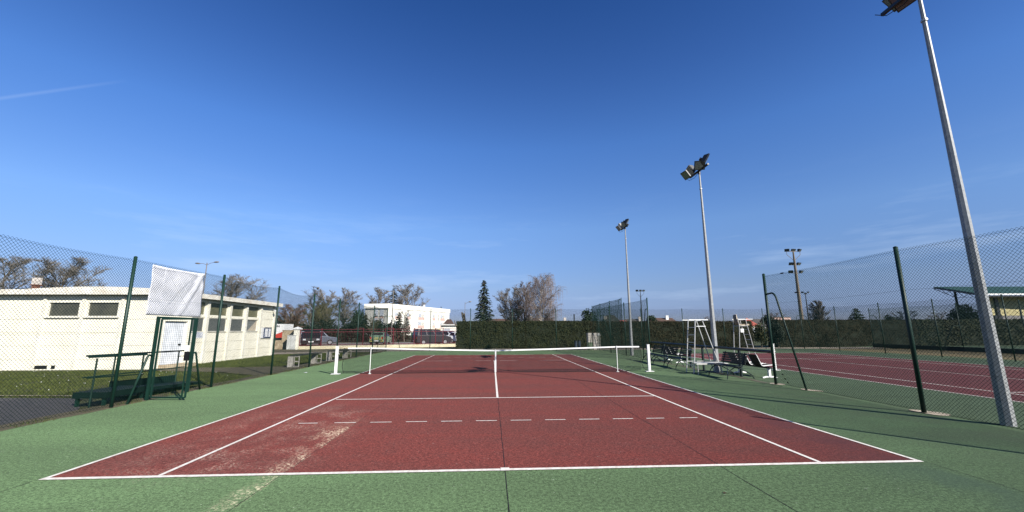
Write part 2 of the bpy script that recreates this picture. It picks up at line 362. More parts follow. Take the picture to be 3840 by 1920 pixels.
for xx in (-5.46,-4.115,4.115,5.46): lineq(lb, (BX+xx,BY+.03), (BX+xx,BY+23.74), 0.055, Z)
for yy in (BY,BY+23.77): lineq(lb, (BX-5.485,yy), (BX+5.485,yy), 0.06, Z+.002)
for yy in (BY+5.485,BY+18.28): lineq(lb, (BX-4.09,yy), (BX+4.09,yy), 0.05, Z+.002)
lineq(lb, (BX,BY+5.5), (BX,BY+18.25), 0.05, Z)
struct('neighbour_line_paint', lb, LINE)
sm = MB()
def seam(pts, wd):
    for a, b in zip(pts[:-1], pts[1:]):
        a = Vector(a); b = Vector(b); k = int((b-a).length/0.12); vs = []; z = 0.0025 if (a.y+b.y) < 0 else 0.0062
        for i in range(k+1):
            p = a.lerp(b, i/k); ww = wd*(0.55+0.9*abs(mn.noise(Vector((p.x*3.1, p.y*3.1, 7))))); o = 0.012*mn.noise(Vector((p.x*1.7, p.y*1.7, 1)))
            d = (b-a).normalized(); nn = Vector((-d.y, d.x))
            vs += [(p.x+nn.x*(o+ww/2), p.y+nn.y*(o+ww/2), z), (p.x+nn.x*(o-ww/2), p.y+nn.y*(o-ww/2), z)]
        sm.add(vs, [(2*i, 2*i+1, 2*i+3, 2*i+2) for i in range(k)])
seam([(0,-6),(0,0)], 0.014); seam([(0,.02),(0,5.45)], 0.013); seam([(-2.72,-6),(-2.72,0)], 0.011); seam([(-2.72,.02),(-2.73,9.2)], 0.010)
seam([(2.76,-6),(2.76,0)], 0.011); seam([(2.76,.02),(2.75,17)], 0.010)
seam([(-5.53,-6),(-5.53,-0.06)], 0.012); seam([(5.53,-1.6),(5.53,-0.06)], 0.010)
struct('joint_line', sm, SEAM)

# grass, paths, gravel
def stct(name, poly, z, m, amp=0.12, seed=0): return struct(name, sheet(wobble(poly, amp, 0.5, seed), z), m)
stct('asphalt_path', [(-9.05,-8),(-9.05,4.15),(-11,6.3),(-13.4,6.55),(-40,7.2),(-40,-8)], -0.018, TARM, 0.10)
stct('worn_path', [(-16.0,14.2),(-11.6,13.1),(-9.1,11.4),(-9.02,22.5),(-9.7,20.5),(-10.3,16.6),(-12.2,15.5),(-16.0,15.5)], -0.022, DIRT, 0.25, 4)
stct('kerb_line', [(-9.1,6.6),(-11,6.72),(-13.4,6.95),(-30,7.5),(-30,7.42),(-13.4,6.85),(-11,6.62),(-9.1,6.5)], -0.010, GRAV, 0.02)
stct('dirt_edge', [(-9.35,-8),(-8.80,-8),(-8.84,5),(-8.86,29.7),(-9.35,29.7)], 0.003, DIRT, 0.10, 2)
stct('gravel_path', [(-26,25.8),(-17,25.9),(-13,28.6),(-8,29.7),(28.2,30.2),(60,29.5),(60,32.4),(26,32.9),(-3,33.6),(-9,32.4),(-15,29.3),(-26,28.5)], -0.024, GRAV, 0.3, 9)
stct('dirt_verge', [(-26,28.7),(-15,29.6),(-9,32.8),(-3.2,35.6),(-3.2,38.4),(-18,34.3),(-26,35)], -0.030, DIRT, 0.3, 5)
stct('car_park', [(-60,36.2),(-3.2,40.2),(9,41),(9,60),(-60,49)], -0.036, ROADM, 0.1)
stct('leaf_litter', [(27.5,10),(31,8),(60,6),(60,29.3),(28.4,29.3)], -0.020, mat('litter', (0.17,0.125,0.05), 0.95, (0.08,0.07,0.035), 2.0, bump=.6, bscale=12), 0.3, 8)
stct('far_court', [(35.6,12),(80,12),(80,34),(35.6,34)], -0.012, GREENB, 0)
for i, (cx_, cy_, a_, b_) in enumerate(((8.90,3.0,0.36,0.13),(8.90,7.43,0.24,0.12),(8.88,6.1,0.32,0.11))):
    p = [(cx_+b_*1.5*math.cos(t*math.pi/9), cy_+a_*math.sin(t*math.pi/9)) for t in range(18)]
    struct('footing_patch', sheet(wobble(p, 0.16, 0.06, i*5), 0.010), mat('pale_footing', (0.50,0.43,0.33), 0.95, (0.16,0.13,0.09), 6, bump=.6, bscale=20))
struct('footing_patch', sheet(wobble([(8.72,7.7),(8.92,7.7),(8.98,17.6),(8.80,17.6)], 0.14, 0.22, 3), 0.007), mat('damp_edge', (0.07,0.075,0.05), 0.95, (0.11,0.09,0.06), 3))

# grass blades
def tufts(name, regions, n, seed, hh=0.05, m=BLADE):
    q = random.Random(seed); vs = []; fs = []
    for (x0, x1, y0, y1, skip) in regions:
        for i in range(int(n*(x1-x0)*(y1-y0))):
            x = q.uniform(x0, x1); y = q.uniform(y0, y1)
            if skip(x, y): continue
            if mn.noise(Vector((x*.9, y*.9, 4))) < -0.28 and q.random() < .7: continue
            a = q.uniform(0, 6.28); h_ = q.uniform(.4, 1.3)*hh; wd = q.uniform(.008, .02); dx, dy = math.cos(a)*wd, math.sin(a)*wd
            lx, ly = q.uniform(-.04, .04), q.uniform(-.04, .04); o = len(vs)
            vs += [(x-dx, y-dy, -.05), (x+dx, y+dy, -.05), (x+lx, y+ly, -.03+h_)]; fs.append((o, o+1, o+2))
    return tag(MB().add(vs, fs).build(name, m), kind='stuff')
def inpath(x, y):
    if y < 6.9 and x < -9 and y < 6.5+0.03*(-9-x): return True
    c_ = 13.1+(-x-11.6)*0.25 if x < -11.6 else 11.5+(-x-9.1)*0.64
    return (c_ < y < 15.6 and x < -9.6) or (x > -10.3 and 12 < y < 22)
lawn = tufts('lawn_grass', [(-23,-9.1,5.2,14.3,inpath),(-16.0,-9.1,14.3,28.6,lambda x,y: inpath(x,y) or y > 25.6+(x+17)*0.7)], 330, 3)
tag(lawn, 'short green lawn grass between the fence and the cream clubhouse', 'grass')
wd_ = tufts('weed_fringe', [(-9.12,-8.78,-1,29.5,lambda x,y: mn.noise(Vector((x,y*1.4,2))) < 0.0)], 700, 5, .07)
tag(wd_, 'weeds growing along the foot of the left fence', 'weeds')
q = random.Random(4); m_ = MB()
for i in range(70):
    x, y = q.uniform(-21,-9.5), q.uniform(7.5,14.2)
    if inpath(x, y): continue
    s_ = q.uniform(.008,.018); m_.add([(x-s_,y,.01),(x,y-s_,.01),(x+s_,y,.012),(x,y+s_,.012),(x,y,.03)], [(0,1,4),(1,2,4),(2,3,4),(3,0,4)])
tag(m_.build('daisies', PAPER), 'tiny white daisies scattered in the lawn', 'daisies', kind='stuff')

# ------------------------------------------------------------------ chain-link fences
def bay_mesh(a, b, z0, z1, pitch, r, top_saw=True, bow=0.0, sag=0.0):
    """real diagonal wires clipped to the rectangle of one bay"""
    a = Vector((a[0], a[1], 0)); b = Vector((b[0], b[1], 0)); d = b-a; W = d.length; d.normalize(); nn = Vector((-d.y, d.x, 0))
    H = z1-z0; m = MB(); kk = 0
    for sg in (1, -1):
        u = -H
        n_ = int(math.floor((W+H)/pitch))
        for i in range(n_+1):
            u0_ = i*pitch-H if sg == 1 else i*pitch
            t0 = max(0, -u0_) if sg == 1 else max(0, u0_-W); t1 = min(H, W-u0_) if sg == 1 else min(H, u0_)
            if t1-t0 < 0.02: continue
            segs = max(1, int((t1-t0)/0.6)); pts = []
            for s_ in range(segs+1):
                t = t0+(t1-t0)*s_/segs; uu = u0_+sg*t
                o = 0.003*sg+bow*math.sin(math.pi*uu/W)*math.sin(math.pi*t/H)+0.012*mn.noise(Vector((uu*1.3+a.x, t*1.3, a.y)))
                pts.append(a+d*uu+Vector((0,0,z0+t*(1-sag*math.sin(math.pi*max(0, min(1, uu/W)))/H)))+nn*o)
            m.tube(pts, r, 3, False)
    return m
def sagline(a, b, z, sag, k=8, off=0.0):
    a = Vector((a[0], a[1], z)); b = Vector((b[0], b[1], z)); d = (b-a).normalized(); nn = Vector((-d.y, d.x, 0))*off
    return [a.lerp(b, i/k)-Vector((0,0,sag*math.sin(math.pi*i/k)))+nn for i in range(k+1)]
def post_mesh(x, y, h_, r):
    m = MB(); m.tube([(x,y,-.1),(x,y,h_)], r, 12); m.tube([(x,y,h_),(x,y,h_+.012),(x,y,h_+.03)], [r*1.1,r*1.05,r*.4], 12); return m
def arch_brace(p, zt, q_, r=0.022, n=5):
    """bent-tube strut: out from the post at height zt, rounded, then down to the ground at q_"""
    p = Vector((p[0], p[1], 0)); q_ = Vector((q_[0], q_[1], 0)); d = (q_-p); Ln = d.length; d.normalize()
    pts = [p+Vector((0,0,zt)), p+d*(Ln*.22)+Vector((0,0,zt+.02))]
    for i in range(1, n+1):
        t = i/n; pts.append(p+d*(Ln*(.22+.14*t))+Vector((0,0,zt+.02-0.14*t*t)))
    pts.append(q_+Vector((0,0,-.05))); m = MB(); m.tube(pts, r, 8); return m
def fence(name, label, posts, h_=3.5, pitch=0.07, r=0.0029, pr=0.03, skip=(), holes={}, wires=(3.42,2.55,1.7,.9,.06), braces=(), group='green chain-link fences', z0=0.03, mm=WIREM, bow=0.03, noposts=(), sags={}):
    t = thing(name, label, 'fence', (posts[0][0], posts[0][1], 0), group)
    for i, (x, y) in enumerate(posts):
        if i in noposts: continue
        post_mesh(x, y, h_, pr).build('post', GPAINT, t, True)
    for i, (a, b) in enumerate(zip(posts[:-1], posts[1:])):
        if i in skip: continue
        rects = holes.get(i) or [(0, 1, z0, h_-.04)]
        A = Vector(a); B = Vector(b)
        m = MB()
        for (u0_, u1_, za, zb) in rects:
            o = bay_mesh(A.lerp(B, u0_), A.lerp(B, u1_), za, zb, pitch, r, bow=bow, sag=sags.get(i, 0.03 if i not in holes else 0)); m.add(o.v, o.f)
        m.build('mesh_panel', mm, t)
        m = MB()
        for z in wires:
            if holes.get(i) and z < 2.0: continue
            m.tube(sagline(a, b, z, (sags.get(i, 0.03) if i not in holes else 0)*z/3.45+(.015 if z < 3.3 else 0), 6, 0.012), 0.0022, 4)
        m.build('tension_wire', WIREM, t)
    for br in braces: arch_brace(*br).build('brace', GPAINT, t, True)
    return t
LX = -8.88
Lp = [(LX,-2.1),(LX,1.33),(LX,4.76),(LX,8.14),(LX,11.64),(LX,15.05),(LX,18.5),(LX,21.95),(LX,25.5),(LX,29.5)]
w0 = 8.14-4.76
fence('chain_link_fence', 'tall green chain-link fence along the left side of the court before the cream clubhouse', Lp,
      sags={3:.10, 4:.16, 5:.15, 6:.10, 7:.10, 1:.05}, holes={2: [(0,(5.74-4.76)/w0,.03,3.46),((5.74-4.76)/w0,(7.14-4.76)/w0,2.12,3.46),((7.14-4.76)/w0,1,.03,3.46)]}, pr=0.036,
      braces=(((LX,29.5),2.87,(LX-.55,28.6)), ((LX,5.74),1.10,(LX,5.15),.026), ((LX,7.14),1.08,(LX,7.66),.026)))
Ep = [(LX+.06,29.55),(-5.29,29.5),(-1.95,29.6),(1.60,29.6),(5.35,29.6),(9.05,29.6)]
fence('chain_link_fence', 'green chain-link fence across the far end of the red court before the hedge', Ep,
      braces=(((LX+.06,29.55),2.87,(-7.68,29.5)), ((9.05,29.6),2.87,(8.2,29.9)), ((9.05,29.6),2.87,(10.25,29.4))), noposts=(0,))
RX = 8.80
fence('chain_link_fence', 'green chain-link fence right of the court beyond the benches, near the far light pole', [(RX,17.71),(RX,21.9),(RX,25.4),(RX,29.5)],
      braces=(((RX,17.71),2.87,(RX,18.85)),), pr=0.034, noposts=(3,))
nf = fence('chain_link_fence', 'nearest green chain-link fence at right, in front of the big light pole and second court', [(RX,7.43),(RX,2.96),(RX,-1.5)],
      braces=(((RX,7.43),2.84,(RX,6.15),.028),), pr=0.042, pitch=0.066, r=0.0029)
for z, yy in ((3.42,6.55),(2.78,6.05)):
    m = MB(); m.tube([(RX-.02,yy-.09,z),(RX-.02,yy-.03,z),(RX-.02,yy+.03,z),(RX-.02,yy+.09,z)], [.006,.022,.022,.006], 6); m.build('wire_strainer', BLACK, nf)
fence('chain_link_fence', 'green chain-link fence closing the far end of the second court at right', [(9.2,29.7),(12.9,29.9),(16.6,29.9),(20.3,29.9),(23.9,29.9),(27.4,29.9)],
      r=0.0024, noposts=(0,), braces=(((27.4,29.9),2.87,(26.2,29.7)),((27.4,29.9),2.87,(28.7,29.7))))
fence('chain_link_fence', 'green chain-link fence along the far right side of the second court', [(27.4,29.9),(27.4,26.2),(27.3,22.3),(27.2,18.6),(27.1,15.0),(27.0,11.3),(27.0,7.6)], r=0.0024, noposts=(0,))
sf = fence('screened_fence', 'dark green screened court fence with a black board along its foot, beyond the second court', [(35.3,31.4),(35.3,27.8),(35.3,24.1),(35.3,20.3),(35.3,16.5),(35.3,12.7),(35.3,9.0)], h_=3.6,
      pitch=0.075, r=0.0052, braces=(((35.3,31.4),2.9,(36.6,31.0)), ((35.3,24.1),1.9,(33.9,24.4)), ((35.3,16.5),2.6,(34.0,16.8))), mm=SCREEN, wires=(1.6,.8))
MB().box((35.15,9,0), (35.25,31.4,.34)).build('kick_board', BLACK, sf)
fence('practice_fence', 'taller green fence running away behind the hedge between the two light poles', [(14.43,53.5),(14.2,48.2),(14.02,43.1),(13.93,38.3)], h_=5.1, r=0.004,
      wires=(5.0,3.6), braces=(((13.93,38.3),4.9,(13.2,38.6)),), bow=0)

# ------------------------------------------------------------------ gate in the left fence
t = thing('mesh_gate', 'green steel gate standing open in the left fence under the white banner', 'gate', (LX,5.76,0))
m = MB()
m.box((LX-.03,5.70,0), (LX+.03,5.76,2.10)); m.box((LX-.03,7.10,0), (LX+.03,7.16,2.10)); m.box((LX-.028,5.76,2.05), (LX+.028,7.10,2.10))
m.build('gate_frame', GPAINT, t)
lf = MB(); gx0, gx1, gy = LX+.07, LX+.98, 5.76
gy2 = 5.66
def lp(u, z): return (gx0+(gx1-gx0)*u, gy+(gy2-gy)*u, z)
for a, b in (((0,.07),(0,2.03)),((1,.07),(1,2.03)),((0,.07),(1,.07)),((0,2.03),(1,2.03))): lf.beam(lp(*a), lp(*b), .034, .034)
lf.beam(lp(.9,.07), lp(.9,2.03), .012, .05)
lfo = lf.build('gate_leaf', GPAINT, t)
gm = MB()
for i in range(1, 18): gm.tube([lp(i/18,.08), lp(i/18,2.02)], .0022, 4, False)
for i in range(1, 39): gm.tube([lp(.02,.07+i*1.96/39), lp(.98,.07+i*1.96/39)], .0022, 4, False)
gm.build('welded_mesh', GPAINT, lfo)
MB().box((gx1-.13,gy2-.05,.98), (gx1-.02,gy2+.03,1.20)).build('lock', BLACK, lfo)
MB().beam((gx1-.26,gy2-.07,1.09), (gx1-.10,gy2-.07,1.10), .02, .02).build('handle', BLACK, lfo)
MB().box((gx1-.13,gy2-.055,1.21), (gx1-.02,gy2-.045,1.36)).build('notice_label', WHITE, lfo)

# banner tied behind the mesh, one diagonal fold
t = thing('banner', 'blank white banner with a diagonal fold hung high on the left fence above the gate', 'banner', (-8.97,6.4,2.1))
vs = []; fs = []; NU, NV = 40, 26
for j in range(NV+1):
    for i in range(NU+1):
        u, v = i/NU, j/NV
        y = 5.40+u*1.97+0.02*(1-v)*0; z = 2.13+v*1.30+0.02*u*v-.03*math.sin(math.pi*u)*v
        dd = (u-0.55)-(v)*0.42
        fold = math.exp(-(dd/.035)**2)*.06-math.exp(-((dd+.07)/.05)**2)*.035-math.exp(-((dd-.085)/.04)**2)*.03
        x = -8.96+.55*fold*(0.35+v*.65)+.012*math.sin(u*9+v*3)+.01*math.sin(v*12)
        vs.append((x, y, z))
for j in range(NV):
    for i in range(NU): fs.append((j*(NU+1)+i, j*(NU+1)+i+1, (j+1)*(NU+1)+i+1, (j+1)*(NU+1)+i))
bo = MB().add(vs, fs).build('banner_sheet', BANN, t, True)
sol = bo.modifiers.new('s', 'SOLIDIFY'); sol.thickness = .002
for yy, z in ((5.42,3.42),(7.35,3.44),(5.43,2.14),(7.36,2.15)): MB().tube([(-8.96,yy,z),(-8.90,yy+.01,z+.03)], .004, 5).build('tie', BLACK, t)

# access ramp with rails outside the gate
t = thing('access_ramp', 'dark green metal ramp with handrails outside the gate in the left fence', 'ramp', (-9.6,5.6,0))
RAMPM = mat('ramp_green', (0.004, 0.018, 0.014), 0.7, spec=0.15)
m = MB(); m.box((-9.98,4.98,.17), (-9.22,6.2,.31)); m.build('platform', RAMPM, t)
m = MB(); m.extr([(-10.20,6.15,.10),(-10.20,6.15,.42),(-10.30,8.55,.34),(-10.30,8.55,.02)], (.05,0,0)); m.build('side_plate', RAMPM, t)
m = MB(); m.extr([(-10.14,6.16,.18),(-10.14,6.16,.26),(-10.24,8.5,.14),(-10.24,8.5,.06)], (.85,0,0)); m.build('ramp_slab', RAMPM, t)
for x, y in ((-9.9,5.04),(-9.30,5.04),(-9.30,6.1)): MB().box((x-.03,y-.03,-.05), (x+.03,y+.03,.2)).build('leg', GPAINT, t)
m = MB(); m.tube([(-10.2,5.40,1.12),(-10.2,8.65,1.09)], .024, 8); m.build('handrail', GPAINT, t)
m = MB(); m.tube([(-10.2,5.40,.60),(-10.2,8.75,.57)], .016, 8); m.build('handrail', GPAINT, t)
m = MB(); m.tube([(-9.42,4.62,1.14),(-9.42,6.22,1.11)], .026, 8); m.build('handrail', GPAINT, t)
m = MB(); m.tube([(-9.42,4.66,.67),(-9.42,6.2,.60)], .016, 8); m.build('handrail', GPAINT, t)
for x, y in ((-10.2,6.2),(-10.2,8.45),(-9.42,4.82),(-9.42,6.12)): MB().tube([(x,y,0),(x,y,1.1)], .020, 8).build('rail_post', GPAINT, t)

# ------------------------------------------------------------------ tennis net
t = thing('tennis_net', 'black tennis net with white top band and centre strap across the red court', 'tennis net', (0,11.66,0))
NY = 11.66
def topz(x): return 0.914+0.125*(abs(x)/5.03 if abs(x) < 5.03 else 1)**1.15
def botz(x): return 0.03+0.13*math.exp(-(abs(x)/.55)**1.3)+(0.05 if abs(x) > 5.6 else 0)
netm = MB(); x = -6.08
while x <= 6.03:
    netm.tube([(x,NY+.02*math.sin(x*2),botz(x)), (x,NY,topz(x)-.03)], .0040, 3, False); x += .045
for j in range(1, 20):
    netm.tube([(xx,NY+.01*math.sin(xx*2),botz(xx)+(topz(xx)-botz(xx))*j/20) for xx in [-6.08+12.1*i/40 for i in range(41)]], .0040, 3, False)
netm.build('net_mesh', NETM, t)
m = MB(); m.tube([(xx,NY+.02*math.sin(xx*2),botz(xx)) for xx in [-6.08+12.1*i/60 for i in range(61)]], .011, 5); m.build('bottom_cord', NETM, t)
m = MB(); m.tube([(-6.08,NY,.05),(-6.14,NY,.3),(-6.11,NY,.6),(-6.10,NY,1.02)], .012, 5); m.build('side_cord', NETM, t)
m = MB(); m.tube([(6.03,NY,1.0),(6.08,NY,.7),(6.05,NY,.4),(6.15,NY,.15),(6.3,NY,.03)], .012, 5); m.build('side_cord', NETM, t)
m = MB()
for sx_ in (-1, 1):
    pass
xs = [-5.95+11.95*i/48 for i in range(49)]
vs = []; fs = []
for xx in xs:
    z = topz(xx); y = NY
    vs += [(xx,y-.012,z-.055),(xx,y-.012,z-.004),(xx,y+.012,z-.004),(xx,y+.012,z-.055)]
for i in range(48):
    for k in range(4): fs.append((i*4+k, (i+1)*4+k, (i+1)*4+(k+1)%4, i*4+(k+1)%4))
fs += [(0,1,2,3), (48*4+3,48*4+2,48*4+1,48*4)]
MB().add(vs, fs).build('top_band', WHITE, t)
MB().box((-.028,NY-.018,.03), (.028,NY+.018,.925)).build('centre_strap', WHITE, t)
for s_ in (-1, 1):
    m = MB(); m.tube([(s_*6.0,NY,1.0),(s_*6.30,NY,1.04)], .004, 5); m.build('net_cable', BLACK, t)
def netpost(label, x, y):
    t = thing('net_post', label, 'net post', (x,y,0), 'white net posts')
    m = MB(); m.box((x-.045,y-.045,.01), (x+.045,y+.045,1.09)); m.build('post_shaft', WHITE, t)
    MB().box((x-.055,y-.055,1.09), (x+.055,y+.055,1.105)).build('cap', WHITE, t)
    MB().box((x-.16,y-.09,.0125), (x+.17,y+.09,.03)).build('base_plate', WHITE, t)
    MB().tube([(x+.055,y,.8),(x+.10,y,.78)], .02, 8).build('winder', ALU, t)
netpost('white net post at the left end of the tennis net', -6.36, 11.6)
netpost('white net post at the right end of the tennis net beside the benches', 6.36, 11.6)
netpost('bare white net post of the second court seen behind the fence end post', 11.78, 11.66)
for s_, lb_ in ((-1, 'thin white singles stick holding up the left half of the net'), (1, 'thin white singles stick holding up the right half of the net')):
    x = s_*5.03; t = thing('singles_stick', lb_, 'net stick', (x,NY-.05,0), 'singles sticks')
    MB().tube([(x,NY-.045,.01),(x,NY-.045,1.05)], .014, 8).build('stick', WHITE, t); MB().tube([(x,NY-.045,.01),(x,NY-.045,.022)], .06, 12).build('foot', WHITE, t)

# ------------------------------------------------------------------ floodlight poles
def flood_unit(m_body, m_glass, c_, aim, up=(0,0,1), w_=.44, h_=.40, d_=.20):
    c_ = Vector(c_); a = Vector(aim).normalized(); r_ = a.cross(Vector(up)).normalized(); u_ = r_.cross(a)
    def P(i, j, k): return c_+r_*i+u_*j+a*k
    vs = [P(-w_/2,-h_/2,0),P(w_/2,-h_/2,0),P(w_/2,h_/2,0),P(-w_/2,h_/2,0)]
    vs += [P(-w_/2,-h_/2,-.05),P(w_/2,-h_/2,-.05),P(w_/2,h_/2,-.05),P(-w_/2,h_/2,-.05)]
    vs += [P(-w_*.30,-h_*.38,-d_),P(w_*.30,-h_*.38,-d_),P(w_*.30,h_*.25,-d_),P(-w_*.30,h_*.25,-d_)]
    m_body.add(vs, [(0,1,2,3),(0,4,5,1),(1,5,6,2),(2,6,7,3),(3,7,4,0),(4,8,9,5),(5,9,10,6),(6,10,11,7),(7,11,8,4),(11,10,9,8)])
    g_ = .86; m_glass.add([P(-w_/2*g_,-h_/2*g_,.006),P(w_/2*g_,-h_/2*g_,.006),P(w_/2*g_,h_/2*g_,.006),P(-w_/2*g_,h_/2*g_,.006)], [(0,1,2,3)])
    m_body.tube([P(-w_*.12,-h_*.1,-d_),P(-w_*.12,-h_*.1,-d_-.10)], .07, 8)
def light_pole(label, x, y, H, heads):
    t = thing('floodlight_pole', label, 'light pole', (x,y,0), 'galvanised court light poles')
    m = MB(); m.tube([(x,y,-.1),(x,y,2),(x,y,H)], [.108,.092,.034], 8); m.build('pole', GALV, t)
    m = MB(); m.tube([(x,y,H-.05),(x,y,H+.12)], .05, 8); m.beam((x-.02,y-.80,H+.10), (x-.02,y+.80,H+.10), .07, .07); m.build('crossarm', DARKM, t)
    for (dx, dy, dz, aim) in heads:
        b_ = MB(); g_ = MB(); flood_unit(b_, g_, (x+dx,y+dy,H+dz), aim)
        bo_ = b_.build('floodlight', DARKM, t); g_.build('lamp_glass', LAMPG, bo_)
    m = MB(); m.tube([(x-.25,y+.75,H+.05),(x-.2,y+.55,H-.14),(x-.1,y+.25,H-.12),(x-.04,y,H+.02)], .009, 5); m.build('cable', BLACK, t)
    m = MB(); m.tube([(x,y,H-.75),(x,y,H-.71)], .06, 8); m.build('collar', ALU, t)
    return t
HD = [(-.12,-.92,.22,(.72,-.30,-.45)), (-.16,-.38,.20,(-.15,-.62,-.40)), (-.30,.22,.20,(-.65,.15,-.45)), (-.24,.78,.20,(-.80,-.10,-.62))]
light_pole('tall galvanised floodlight pole rising behind the near umpire chair', 8.98, 11.15, 8.52, HD)
light_pole('most distant galvanised floodlight pole at the far end of the court', 9.25, 22.1, 8.75, HD)
light_pole('nearest big galvanised floodlight pole at the right edge, top out of frame', 9.12, 1.80, 9.0, [(.06,.36,.14,(-.80,-.10,-.62)), (.14,.60,.34,(-.65,.15,-.45)), (-.16,-.38,.25,(-.15,-.62,-.40)), (-.12,-.92,.25,(.72,-.30,-.45))])

# concrete masts beyond
def mast(label, x, y, H, arms, r=.2, group='floodlight masts beyond the hedge', mm=CONCP):
    t = thing('floodlight_mast', label, 'light mast', (x,y,0), group)
    MB().tube([(x,y,0),(x,y,H*.85),(x,y,H)], [r,r*.55,r*.32], 8).build('mast', mm, t)
    for z, half, n, yoke in arms:
        m = MB(); m.beam((x-half,y,z), (x+half,y,z), .06, .06)
        if yoke:
            m.tube([(x-half,y,z),(x-half,y,z-.45),(x,y,z-1.25)], .03, 5); m.tube([(x+half,y,z),(x+half,y,z-.45),(x,y,z-1.25)], .03, 5)
        m.build('crossarm', mm, t)
        for i in range(n):
            px = x-half+2*half*i/(n-1) if n > 1 else x
            b_ = MB(); g_ = MB(); flood_unit(b_, g_, (px,y-.1,z+.12), ((px-x)*.4,-.6,-.5), w_=.55, h_=.38, d_=.28)
            bo_ = b_.build('floodlight', DARKM, t); g_.build('lamp_glass', LAMPG, bo_)
    return t
mast('tall concrete mast with three tiers of floodlights rising behind the second court', 39.3, 45, 11.7, [(11.7,.9,3,True),(9.9,.55,2,False),(8.85,.75,2,False)], .27)
mast('small distant floodlight mast right of the tall concrete one', 76.2, 90, 10.3, [(10.3,.8,2,False),(10.0,.5,1,False)], .2, mm=DARKM)
mast('distant floodlight mast between the two galvanised poles', 31.6, 80, 9.7, [(9.7,.75,3,True)], .18, mm=DARKM)

# ------------------------------------------------------------------ benches, rail, chairs between the courts
t = thing('barrier_rail', 'thick dark green barrier rail on posts between the two courts', 'barrier', (8.9,7.5,0))
MB().tube([(8.84,7.5,1.0),(8.88,12.5,1.0),(8.90,17.7,1.0)], .052, 8).build('rail', DGREEN, t)
for x, y in ((8.99,9.53),(8.86,11.96),(8.91,13.22),(8.93,16.08)): MB().tube([(x,y,-.05),(x,y,1.0)], .05, 8).build('post', DGREEN, t)

def make_bench(label, loc, rz):
    t = thing('park_bench', label, 'bench', loc, 'dark green slatted benches', rz)
    L_ = 1.42
    def loc_part(nm, mb, mm, p=t): return mb.build(nm, mm, p, local=True)
    m = MB()
    for i in range(5): m.box((-.46+i*.085,-L_/2,.42+.004*i), (-.46+i*.085+.065,L_/2,.442+.004*i))
    loc_part('seat', m, DGREEN)
    m = MB()
    for i in range(5):
        z = .50+i*.078; x = .015+i*.026; m.box((x,-L_/2,z), (x+.02,L_/2,z+.066))
    loc_part('backrest', m, DGREEN)
    for s_ in (-1, 1):
        y = s_*(L_/2-.14); m = MB()
        m.tube([(-.60,y,0),(-.58,y,.12),(-.46,y,.30),(-.30,y,.40),(-.0,y,.42),(.02,y,.55),(.14,y,.90)], .019, 6)
        m.tube([(.40,y,0),(.34,y,.12),(.16,y,.24),(-.10,y,.36),(-.30,y,.40)], .019, 6)
        loc_part('leg', m, DGREEN)
    return t
bn = make_bench('nearest dark green slatted bench left of the fence end post', (8.62,9.42,0), 0.04)
copy_thing(bn, loc=(8.60,13.15,0), rz=-0.10, label='dark green bench half hidden behind the ladder chair legs')
copy_thing(bn, loc=(8.55,14.62,0), rz=0.06, label='dark green bench second from the net post at the left')
copy_thing(bn, loc=(8.62,16.30,0), rz=-0.02, label='farthest dark green bench right behind the white net post')

def make_seatrow(label, loc, rz):
    t = thing('seat_row', label, 'seating', loc, 'sling seat rows facing the second court', rz)
    m = MB(); m.box((-.04,-1.38,.33), (.04,1.0,.39)); m.build('beam', BLACK, t, local=True)
    for y in (-1.27, .45):
        m = MB(); m.box((-.04,y-.04,.03), (.04,y+.04,.33)); m.tube([(-.26,y,.012),(-.14,y,.04),(.14,y,.04),(.26,y,.012)], .03, 6); m.build('foot', WHITE, t, local=True)
    for i in range(3):
        y = -.80+i*.66; pr = [(-.26,.80),(-.20,.66),(-.10,.43),(-.04,.40),(.15,.42),(.42,.44)]
        vs = []; fs = []
        for (x, z) in pr: vs += [(x,y-.23,z),(x,y+.23,z)]
        fs = [(2*k,2*k+1,2*k+3,2*k+2) for k in range(len(pr)-1)]
        o = MB().add(vs, fs).build('sling_seat', SLING, t, local=True); sm_ = o.modifiers.new('s', 'SOLIDIFY'); sm_.thickness = .008
        for s_ in (-1, 1):
            m = MB(); m.tube([(x, y+s_*.245, z) for x, z in pr], .017, 6); m.build('seat_frame', WHITE, o, local=True)
        m = MB(); m.beam((.0,y,.39), (.0,y,.41), .3, .02); m.build('bracket', BLACK, o, local=True)
    return t
sr = make_seatrow('near row of three brown sling seats on white frames behind the barrier rail', (9.72,10.35,0), 0.02)
copy_thing(sr, loc=(9.70,17.1,0), rz=-0.02, label='far row of brown sling seats behind the benches near the white net post')

# umpire chairs
def ladder_side(m, p0, p1, q0, q1, n, r=.017):
    p0, p1, q0, q1 = map(Vector, (p0, p1, q0, q1))
    m.tube([p0, p1], r+.004, 8); m.tube([q0, q1], r+.004, 8)
    for i in range(1, n+1):
        k = i/(n+1); m.tube([p0.lerp(p1, k), q0.lerp(q1, k)], r*.8, 6)
t = thing('umpire_chair', 'tall aluminium umpire chair frame without a seat beside the benches', 'umpire chair', (8.3,11.1,0))
m = MB(); ladder_side(m, (7.86,11.46,0), (8.06,11.40,2.09), (7.86,10.82,0), (8.10,10.88,2.09), 6); m.build('ladder', ALU, t)
for y0_, y1_ in ((11.46,11.38),(10.84,10.90)):
    MB().tube([(9.02,y0_,0),(8.40,y1_,2.09)], .021, 8).build('leg', ALU, t)
for y in (11.42, 10.86): MB().beam((7.82,y,2.10), (8.62,y,2.10), .05, .03).build('armrest', WHITE, t)
MB().beam((8.12,10.86,1.84), (8.50,10.86,1.84), .04, .025).build('seat_support', WHITE, t)
m = MB()
